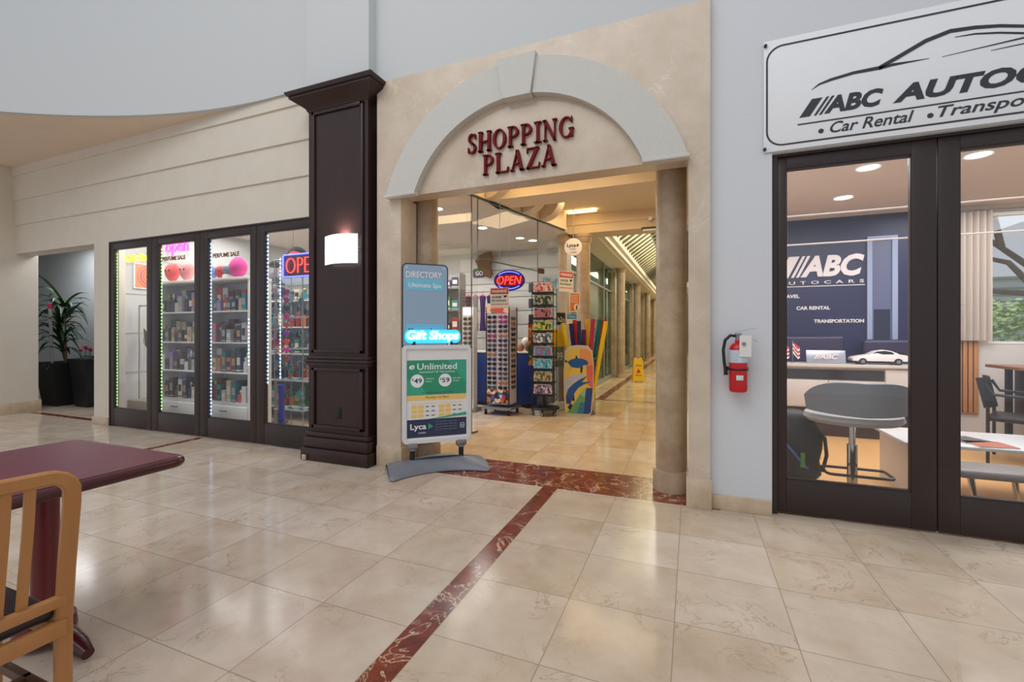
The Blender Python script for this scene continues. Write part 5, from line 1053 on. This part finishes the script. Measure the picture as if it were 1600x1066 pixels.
# ------------------------------------------------------------------ car rental office
m_ow = M('office_wall', (216, 210, 204), .7); m_blue = M('office_blue_wall', (20, 22, 70), .4, noise=.08, scale=2); m_oc = M('office_ceiling', (226, 206, 190), .8)
b = MB(); b.box(.2, 3.12, 7.4, 7.5, 0, 2.9); struct(b.build('wall_office_back', m_blue, smooth=False))
b = MB(); b.box(3.12, 3.44, 7.4, 7.5, 0, 2.9); b.box(3.44, 5.4, 7.4, 7.5, 0, 1.17); b.box(3.44, 5.4, 7.4, 7.5, 2.8, 2.9); b.box(5.4, 6, 7.4, 7.5, 0, 2.9); struct(b.build('wall_office_window', m_ow, smooth=False))
b = MB(); b.box(.2, .3, 3.9, 7.4, 0, 2.9); struct(b.build('wall_office_left', m_ow, smooth=False)); b = MB(); b.box(5.9, 6, 3.9, 7.5, 0, 2.9); struct(b.build('wall_office_right', m_ow, smooth=False))
b = MB(); b.box(.2, 6, 3.85, 7.5, 2.9, 3.0); struct(b.build('ceiling', m_oc, smooth=False))
b = MB(); b.box(3.44, 5.4, 7.395, 7.45, 1.17, 1.2); b.box(3.44, 3.48, 7.4, 7.46, 1.2, 2.8); b.box(4.4, 4.44, 7.4, 7.46, 1.2, 2.8); b.box(3.44, 5.4, 7.4, 7.46, 2.76, 2.8)
w6 = struct(b.build('window_6', m_wht)); b = MB(); b.box(3.48, 5.4, 7.43, 7.438, 1.2, 2.76); b.build('pane', m_glass2, w6)  # window added to show a view reflected in the door glass
for i, (x, y) in enumerate(((1.58, 5.27), (1.66, 6.33), (2.38, 5.26))):
    t = thing('office_downlight', ('bright round downlight in the office ceiling nearest the first glass door', 'farther round downlight in the office ceiling near the blue wall', 'round downlight in the office ceiling behind the right glass door')[i], 'ceiling light', (x, y, 2.9))
    b = MB(); b.lathe([(.085, -.005), (.1, -.014), (.105, -.001)], seg=28); b.build('trim_ring', m_wht, t); b = MB(); b.cyl((0, 0, -.008), (0, 0, -.001), .085, seg=28); b.build('lens', m_lamp, t)
m_line = M('curtain_rod_pale', (238, 214, 204), .3, emit=.25)  # slight emission imitates bright light lines across the glass
for z, nm in ((2.195, 'upper'), (1.975, 'lower')): b = MB(); b.cyl((.3, 3.98, z), (5.9, 3.98, z), .0055, seg=8); tag(b.build('tension_wire', m_line), '%s thin pale wire stretched across inside the office doors' % nm, 'wire')
# logo lettering on blue wall
m_lw = M('logo_white', (236, 226, 224), .4)
lo = thing('wall_lettering', 'white ABC AUTOCARS lettering on the dark blue office wall', 'sign', (0, 7.398, 0))
b = MB()
for x, wd in ((1.15, .13), (1.315, .035), (1.375, .035)): b.prism([(x, 2.085), (x+wd, 2.085), (x+wd+.14, 2.385), (x+.14, 2.385)], -.02, 0)
b.build('slash_mark', m_lw, lo)
text('letters', 'ABC', 1.43, 2.17, 2.085, 2.385, 0, m_lw, lo, .02, .25, .045)
text('letters', 'AUTOCARS', 1.15, 2.17, 1.99, 2.035, 0, m_lw, lo, .01, 0, .01, space=1.9)
b = MB(); b.box(1.1, 2.18, -.01, 0, 1.955, 1.965); b.build('rule_line', m_lw, lo)
text('letters', 'TRAVEL', 1.18, 1.42, 1.80, 1.85, 0, m_lw, lo, .01, 0, .03); text('letters', 'CAR RENTAL', 1.385, 1.785, 1.63, 1.68, 0, m_lw, lo, .01, 0, .03); text('letters', 'TRANSPORTATION', 1.595, 2.17, 1.445, 1.495, 0, m_lw, lo, .01, 0, .03)
# reception counter
m_cab = M('counter_taupe', (206, 194, 186), .4); 
rc = thing('reception_counter', 'pale taupe reception counter with a dark recessed strip in the office', 'counter', (.75, 6.7, 0))
b = MB(); b.box(0, 2.0, -.03, .36, .875, .915, bev=.004); b.build('worktop', m_cab, rc)
b = MB(); b.box(0, 1.97, 0.012, .34, .36, .875); b.build('body', m_cab, rc)
b = MB(); b.box(.3, 1.42, .0, .012, .72, .845); b.build('dark_strip', M('smoked_glass', (46, 36, 36), .1), rc)
for x0, x1, z0, z1 in ((.05, .84, .37, .71), (.85, 1.42, .37, .71), (1.43, 1.96, .37, .865)): b = MB(); b.box(x0, x1, -.006, .012, z0, z1, bev=.003); b.build('panel_door', m_cab, rc)
b = MB(); b.box(.06, 1.9, .05, .32, 0, .36); b.build('plinth', M('plinth_dark', (52, 34, 36), .5), rc)
# desk plate
pt = thing('desk_nameplate', 'small silver ABC plate standing on the reception counter', 'sign', (1.58, 6.74, .915))
b = MB(); b.obox((0, 0, .085), (.42, .012, .17), rx=R(-12), bev=.004); b.box(-.2, .2, -.02, .04, 0, .01); b.build('plate', M('plate_silver', (176, 176, 188), .3, metal=.5), pt)
tx = text('lettering', '//ABC', -.13, .13, .06, .125, -.02, m_lw, pt, .003, .25, .03)
for i, x in enumerate((1.12, 1.24)):
    t = thing('table_flag', 'small %s flag on a thin stick on the reception counter' % ('red and white' if i == 0 else 'striped red white and blue'), 'flag', (x, 6.85, .915)); b = MB(); b.cyl((0, 0, 0), (0, 0, .3), .003, seg=6); b.lathe([(.02, 0), (.02, .01), (.005, .015)]); b.build('stick', m_gry, t)
    b = MB(); [b.sheet(lambda u, v, k=k: (.012*u+.08*u*(.9-.3*v), .012*math.sin(5*u), .28-.14*u*.6-(k+v)*.025), 6, 1, mi=k % 2, th=.0015) for k in range(6)]; b.build('cloth', [m_wred, m_paper], t)
# model car
mc = thing('model_car', 'white model sports car with dark windows on the reception counter', 'model car', (2.13, 6.82, .915))
m_mc = M('model_white', (226, 214, 208), .25); m_mk = M('model_black', (30, 26, 28), .3)
prof = [(-.27, .045), (-.275, .075), (-.25, .095), (-.16, .115), (-.1, .125), (-.03, .17), (.05, .185), (.13, .17), (.2, .135), (.27, .12), (.28, .09), (.27, .045)]
b = MB(); ys = [(-.1, .86), (-.09, .97), (-.04, 1), (.04, 1), (.09, .97), (.1, .86)]; rings = []
for y, s in ys: rings.append([b.bm.verts.new((x*(.96+.04*s), y*(1 if z < .13 else .78), .045+(z-.045)*s)) for x, z in prof])
n = len(prof)
for i in range(len(rings)-1):
    for k in range(n): b.bm.faces.new([rings[i][k], rings[i][(k+1) % n], rings[i+1][(k+1) % n], rings[i+1][k]])
b.bm.faces.new(rings[0][::-1]); b.bm.faces.new(rings[-1]); b.build('body', m_mc, mc)
b = MB(); b.prism([(-.085, .128), (-.025, .163), (.05, .172), (.12, .16), (.15, .135), (.0, .125)], -.088, -.083); b.build('side_window', m_mk, mc)
b = MB(); b.box(.2, .29, -.1, .1, .155, .163); b.box(.24, .25, -.06, .06, .12, .157); b.build('rear_wing', m_mk, mc)
for x in (-.17, .18):
    for y in (-.1, .1): b = MB(); b.cyl((x, y-.012, .04), (x, y+.012, .04), .04, seg=20); b.cyl((x, y-.014, .04), (x, y+.014, .04), .022, seg=14, mi=1); b.build('wheel', [m_mk, m_gry], mc)
# dark purple chairs behind counter
m_pur = M('purple_leather', (38, 22, 62), .4, bump=.1, scale=25)
for i, (x, w_, lb) in enumerate(((1.45, .45, 'wide dark purple office chair with paper on top behind the counter'), (2.36, .27, 'dark purple office chair behind the model car'))):
    t = thing('office_chair', lb, 'chair', (x, 7.21, 0)); b = MB(); b.box(-w_, w_, -.05, .06, .55, 1.27-.05*i, bev=.045, seg=4); b.build('backrest', m_pur, t); b = MB(); b.box(-w_*.9, w_*.9, -.13, .05, .42, .55, bev=.03); b.build('seat', m_pur, t); b = MB(); b.cyl((0, -.03, .03), (0, -.03, .42), .03); b.box(-.25, .25, -.06, 0, 0, .03, bev=.01); b.box(-.03, .03, -.12, .08, 0, .03); b.build('base', m_blk, t)
# plant by wall
po = thing('potted_ficus', 'dark leafed potted plant against the blue office wall', 'plant', (2.85, 7.15, 0))
b = MB(); b.lathe([(.1, 0), (.13, .3), (.14, .31), (.12, .31), (.02, .28)]); b.build('pot', m_wht, po); b = MB(); b.tube([(0, 0, .28), (.02, 0, 1.0), (-.02, 0, 1.4), (-.08, -.02, 1.72)], .01, 8); b.build('stem', m_stem, po)
b = MB(); r5 = random.Random(2)
for k in range(22):
    z = 1.0+.035*k; a = k*2.3; L_ = .13; cx, cy = .03*math.sin(z*5), 0; c_ = Vector((cx+.11*math.cos(a), cy-.05+.08*math.sin(a), z)); d = Vector((math.cos(a), math.sin(a)*.6, -.3)).normalized(); s_ = d.cross(Vector((0, 0, 1))).normalized()*.035
    if c_.y > .18: continue
    vs = [b.bm.verts.new(v) for v in (c_-d*.08, c_-d*.02+s_, c_+d*.05+s_*.7, c_+d*.09, c_+d*.05-s_*.7, c_-d*.02-s_)]; b.bm.faces.new(vs)
b.build('foliage', M('ficus_leaf', (30, 52, 44), .4), po)
# swivel stool
st = thing('bar_stool', 'grey upholstered swivel stool with wraparound back on a chrome column behind the glass door', 'stool', (1.185, 4.30, 0))
m_fab = M('grey_upholstery', (132, 133, 138), .85, noise=.12, scale=220); m_fab2 = M('pale_grey_seat', (178, 174, 172), .7)
b = MB(); b.lathe([(.01, .58), (.2, .585), (.30, .60), (.33, .63), (.32, .665), (.27, .685), (.01, .69)], seg=40, sy=.85); b.build('seat', m_fab2, st)
def bk(u, v):
    a = R(200+ 140*u-0); e = abs(2*u-1); rr = .355; hgt = .25*(1-.55*e**3.2); z = .66+.02+hgt*v+.02*e
    return (rr*math.cos(a)*(1+.05*v), rr*math.sin(a)*.9*(1+.06*v), z)
b = MB(); b.sheet(bk, 36, 8, th=.045); b.build('backrest', m_fab, st)
b = MB(); b.cyl((0, 0, .03), (0, 0, .42), .035, seg=20); b.cyl((0, 0, .40), (0, 0, .585), .022, seg=20); b.build('column', m_chr, st)
b = MB(); b.lathe([(.22, 0), (.22, .006), (.2, .018), (.05, .03), (.04, .05)], seg=36); b.build('base_plate', m_chr, st)
b = MB(); q = rrect(-.21, .21, -.2, .03, .04); b.tube([(x, y, .22) for x, y in q], .011, 8, closed=True); b.build('footrest', M('footrest_dark', (60, 58, 60), .3, metal=.7), st)
# black bag
bg_ = thing('backpack', 'black bag with blue and green stripes slumped on the floor behind the glass door', 'bag', (.80, 4.55, 0))
def bf(v):
    q = lambda c, e=.62: math.copysign(abs(c)**e, c); s = 1-.18*max(0, v.z)+.06*math.sin(6*v.x+4*v.z)+.04*math.sin(9*v.z); return Vector((q(v.x)*s, q(v.y)*s, q(v.z, .7)))
b = MB(); b.ball((0, 0, .32), .24, .15, .32, fn=bf, seg=28, rings=16); b.build('body', M('bag_black', (28, 28, 30), .6, bump=.4, scale=9), bg_)
b = MB(); b.sheet(lambda u, v: (-.12+.22*u-.012+.024*v, -.175-.01*math.sin(PI*u), .45-.28*u), 10, 1, th=.004); b.build('blue_stripe', M('stripe_blue', (80, 110, 190), .5), bg_)
b = MB(); b.box(.05, .08, -.185, -.16, .18, .3); b.build('green_tag', M('tag_green', (90, 160, 70), .5), bg_)
b = MB(); b.tube([(.14, -.05, .55), (.24, -.09, .42), (.25, -.1, .28), (.22, -.1, .14)], .014, 8); b.build('strap', m_blk, bg_)
# coffee table
ct = thing('coffee_table', 'low white table with panel legs and magazines behind the right glass door', 'table', (2.25, 4.72, 0))
m_ctt = M('table_white', (206, 204, 204), .3)
b = MB(); b.box(-.7, .9, -.34, .34, .425, .45, bev=.004); b.build('tabletop', m_ctt, ct); [MB().box(x, x+.03, -.3, .3, 0, .425).build('panel_leg', m_cab, ct) for x in (-.66, .83)]
for i, (dx, dy, c_, lb) in enumerate(((-.02, -.12, (186, 110, 90), 'reddish magazine lying on the white coffee table'), (-.1, .02, (90, 90, 96), 'dark magazine lying behind the reddish one on the coffee table'))):
    t = thing('magazine', lb, 'magazine', (2.12+dx, 4.62+dy, .45), R(20*i+8)); b = MB(); b.box(-.12, .12, -.1, .1, .0, .008); b.build('pages', m_paper, t); b = MB(); b.box(-.122, .122, -.102, .102, .008, .0095); b.build('cover', M('cover_%d' % i, c_, .3), t)
# low benches with chrome legs
for i, (x, y, lb) in enumerate(((2.0, 4.12, 'taupe upholstered footstool with chrome legs close to the right glass door'), (2.62, 4.15, 'dark round footstool partly hidden at the right of the taupe one'))):
    t = thing('footstool', lb, 'footstool', (x, y, 0)); b = MB(); b.box(-.3, .16, -.15, .15, .31, .37, bev=.025, seg=3) if i == 0 else b.lathe([(.02, .3), (.18, .31), (.2, .35), (.17, .38), (.02, .39)], seg=24); b.build('seat', M('seat_taupe', (128, 120, 116), .5) if i == 0 else M('seat_dark', (70, 66, 70), .5), t)
    for sx in (-.22, .1):
        for sy in (-.1, .1): b = MB(); b.cyl((sx*.6 if i else sx, sy, .31), ((sx*.6 if i else sx)+.04, sy*1.1, 0), .02, .01, 12); b.build('leg', m_chr, t)
# black armchair, desk, slat panel
ac = thing('armchair', 'black metal armchair beyond the white coffee table in the office', 'chair', (3.1, 6.05, 0), R(60))
b = MB(); b.box(-.26, .26, -.25, .25, .42, .47, bev=.02); b.build('seat', m_blk, ac); b = MB(); b.sheet(lambda u, v: (-.26+.52*u, .25-.06*math.sin(PI*u)+.06*v, .55+.3*v), 10, 3, th=.02); b.build('backrest', m_blk, ac)
for s in (-1, 1):
    b = MB(); b.tube([(s*.28, -.24, 0), (s*.28, -.24, .64), (s*.28, -.2, .67), (s*.28, .2, .69), (s*.27, .26, .8)], .014, 8); b.build('arm', m_blk, ac); b = MB(); b.cyl((s*.26, .24, 0), (s*.26, .24, .56), .014, seg=8); b.build('rear_leg', m_blk, ac)
dk = thing('office_desk', 'brown topped desk with black legs under the office window', 'desk', (4.1, 6.75, 0))
b = MB(); b.box(-.85, .9, -.3, .3, .90, .935, bev=.004); b.build('desktop', wood('desk_brown', (128, 84, 56), (150, 104, 74), .35, axis=0), dk); b = MB(); [b.box(x, x+.05, y, y+.05, 0, .9) for x in (-.7, .8) for y in (-.25, .2)]; b.build('leg', m_blk, dk); b = MB(); b.box(-.6, .8, .1, .28, .3, .88, bev=.005); b.build('modesty_panel', M('panel_dark', (50, 36, 34), .5), dk)
so = thing('sofa', 'black leather sofa in front of the desk at the right of the office', 'sofa', (4.15, 6.0, 0)); b = MB(); b.box(-.6, .8, -.3, .3, .12, .42, bev=.05, seg=3); b.build('seat', M('sofa_black', (24, 26, 34), .3), so); b = MB(); b.box(-.6, .8, .2, .36, .3, .75, bev=.05, seg=3); b.build('backrest', M('sofa_black', (24, 26, 34), .3), so); b = MB(); [b.cyl((x, y, 0), (x, y, .14), .02, seg=10) for x in (-.5, .7) for y in (-.2, .2)]; b.build('leg', m_chr, so)
sl_ = thing('slatted_panel', 'orange-brown vertical wood slat panel on the office back wall below the curtains', 'wall panel', (3.02, 7.39, 0))
b = MB(); b.box(0, .32, -.01, 0, .3, 1.2); b.build('backing', m_blk, sl_); m_sl = wood('slat_oak', (186, 122, 72), (206, 144, 92), .4, axis=2)
for k in range(6): b = MB(); b.box(.005+.053*k, .045+.053*k, -.035, -.01, .3, 1.2, bev=.002); b.build('slat', m_sl, sl_)
m_sheer = M('sheer_curtain', (214, 200, 188), .8); 
nt = m_sheer.node_tree; bs = nt.nodes['Principled BSDF']; bs.inputs['Alpha'].default_value = .82
for x0, x1, lb in ((3.05, 3.42, 'pale sheer curtain gathered at the left side of the office window'),):
    t = thing('curtain', lb, 'curtain', (x0, 7.30, 0)); b = MB(); b.sheet(lambda u, v: ((x1-x0)*u, .035*math.sin(u*36), 1.21+1.6*v), 90, 1, th=.0015); b.build('fabric', m_sheer, t); b = MB(); b.cyl((-.02, 0, 2.82), (x1-x0+1.5, 0, 2.82), .01, seg=8); b.build('rod', m_gry, t)
refl = bpy.data.objects.new('door_8', None); COL.objects.link(refl); refl.location = (2.2, 7.4, 0); struct(refl)  # pale reflection strips in the door glass, built as a trimmed panel
b = MB(); b.box(0, .055, -.03, 0, 0, 2.6); b.box(.27, .33, -.03, 0, 0, 2.6); b.box(.055, .27, -.03, 0, 2.54, 2.6); b.build('door_frame', M('pale_blue_trim', (150, 160, 190), .4), refl)
b = MB(); b.box(.055, .27, -.015, 0, 0, 2.54); b.build('door_panel', M('slate_door', (92, 98, 128), .4), refl); b = MB(); b.box(.075, .25, -.02, -.015, 1.0, 1.62); b.build('pane', M('dark_pane', (24, 32, 60), .1), refl)
# reflected outdoor view, built as objects beyond the added window
b = MB(); b.box(.5, 34, 7.6, 48, -.12, -.05); struct(b.build('ground', M('lawn', (150, 168, 110), .9, noise=.3, scale=6)))
m_tr = M('tree_leaf', (150, 172, 112), .8, noise=.35, scale=9); m_tk = M('tree_bark', (110, 96, 84), .9, noise=.3, scale=12)
tr_ = thing('tree', 'spreading tree with bare branches outside the office window', 'tree', (5.9, 10.6, -.05))
b = MB(); br = [((0, 0, 0), (.1, 0, 1.2), (-.1, 0, 2.3)), ((-.1, 0, 2.2), (-.7, .2, 2.9), (-1.4, .3, 3.6)), ((-.1, 0, 2.2), (.5, 0, 2.8), (1.4, .2, 3.2)), ((.1, 0, 2.4), (0, .2, 3.3), (.4, .3, 4.2)), ((.5, 0, 2.8), (.9, 0, 3.5), (1.2, .1, 4.3)), ((-.7, .2, 2.9), (-.8, .2, 3.5), (-.6, .1, 4.3)), ((-.05, 0, 2.0), (-.9, 0, 2.1), (-1.7, 0, 2.4)), ((-.3, 0, 2.05), (-.7, 0, 2.6), (-1.6, 0, 2.9))]
for i, p3 in enumerate(br): b.tube(p3, [.11, .09, .06] if i == 0 else [.06, .045, .02], 8)
b.build('trunk', m_tk, tr_)
def clump(b, c, r_, n, seed, s=.16):
    q = random.Random(seed)
    for k in range(n):
        v = Vector((q.gauss(0, 1), q.gauss(0, 1), q.gauss(0, 1))).normalized()*r_*(.55+.45*q.random()); cc = Vector(c)+Vector((v.x, v.y, v.z*.7)); a, e_ = q.random()*6.28, q.random()*3; u_ = Vector((math.cos(a), math.sin(a), math.sin(e_)*.6))*s; w_ = Vector((-math.sin(a), math.cos(a), math.cos(e_)*.6))*s*.6
        b.bm.faces.new([b.bm.verts.new(x) for x in (cc-u_, cc-w_, cc+u_, cc+w_)])
b = MB(); [clump(b, c, .8, 260, i) for i, c in enumerate(((-1.2, 0, 4.3), (.2, 0, 4.6), (1.4, .1, 4.3), (.8, .4, 5.0)))]; b.build('foliage', m_tr, tr_)
for i, (x, y, r_) in enumerate(((5.9, 12.6, 1.3), (9.0, 13.4, 1.35), (12.2, 14, 1.3), (2.9, 13.2, 1.2))):
    t = thing('bush', 'leafy green bush outside the office window, %s from the left' % ('second', 'third', 'fourth', 'first')[i], 'bush', (x, y, -.05), 0, 'bushes outside the office'); b = MB(); clump(b, (0, 0, r_*.85), r_*1.1, 2600, 40+i, .07); b.build('foliage', m_tr, t); b = MB(); b.cyl((0, 0, 0), (0, 0, r_), .04, seg=8); b.build('stem', m_tk, t)
bd = thing('building', 'white low building with horizontal louvres beyond the bushes outside', 'building', (18.0, 36, -.05)); b = MB(); b.box(-1.4, 1.6, 0, 3, 0, 4.6); b.build('wall', M('building_white', (206, 210, 214), .7), bd, smooth=False); b = MB(); b.box(-1.5, 1.7, -.2, 3.2, 4.6, 4.75); b.build('roof', M('roof_grey', (170, 172, 176), .7), bd); b = MB(); [b.box(-1.1, 1.3, -.06, 0, 1.2+.4*k, 1.3+.4*k) for k in range(8)]; b.build('louvre', M('louvre_grey', (150, 156, 160), .6), bd)
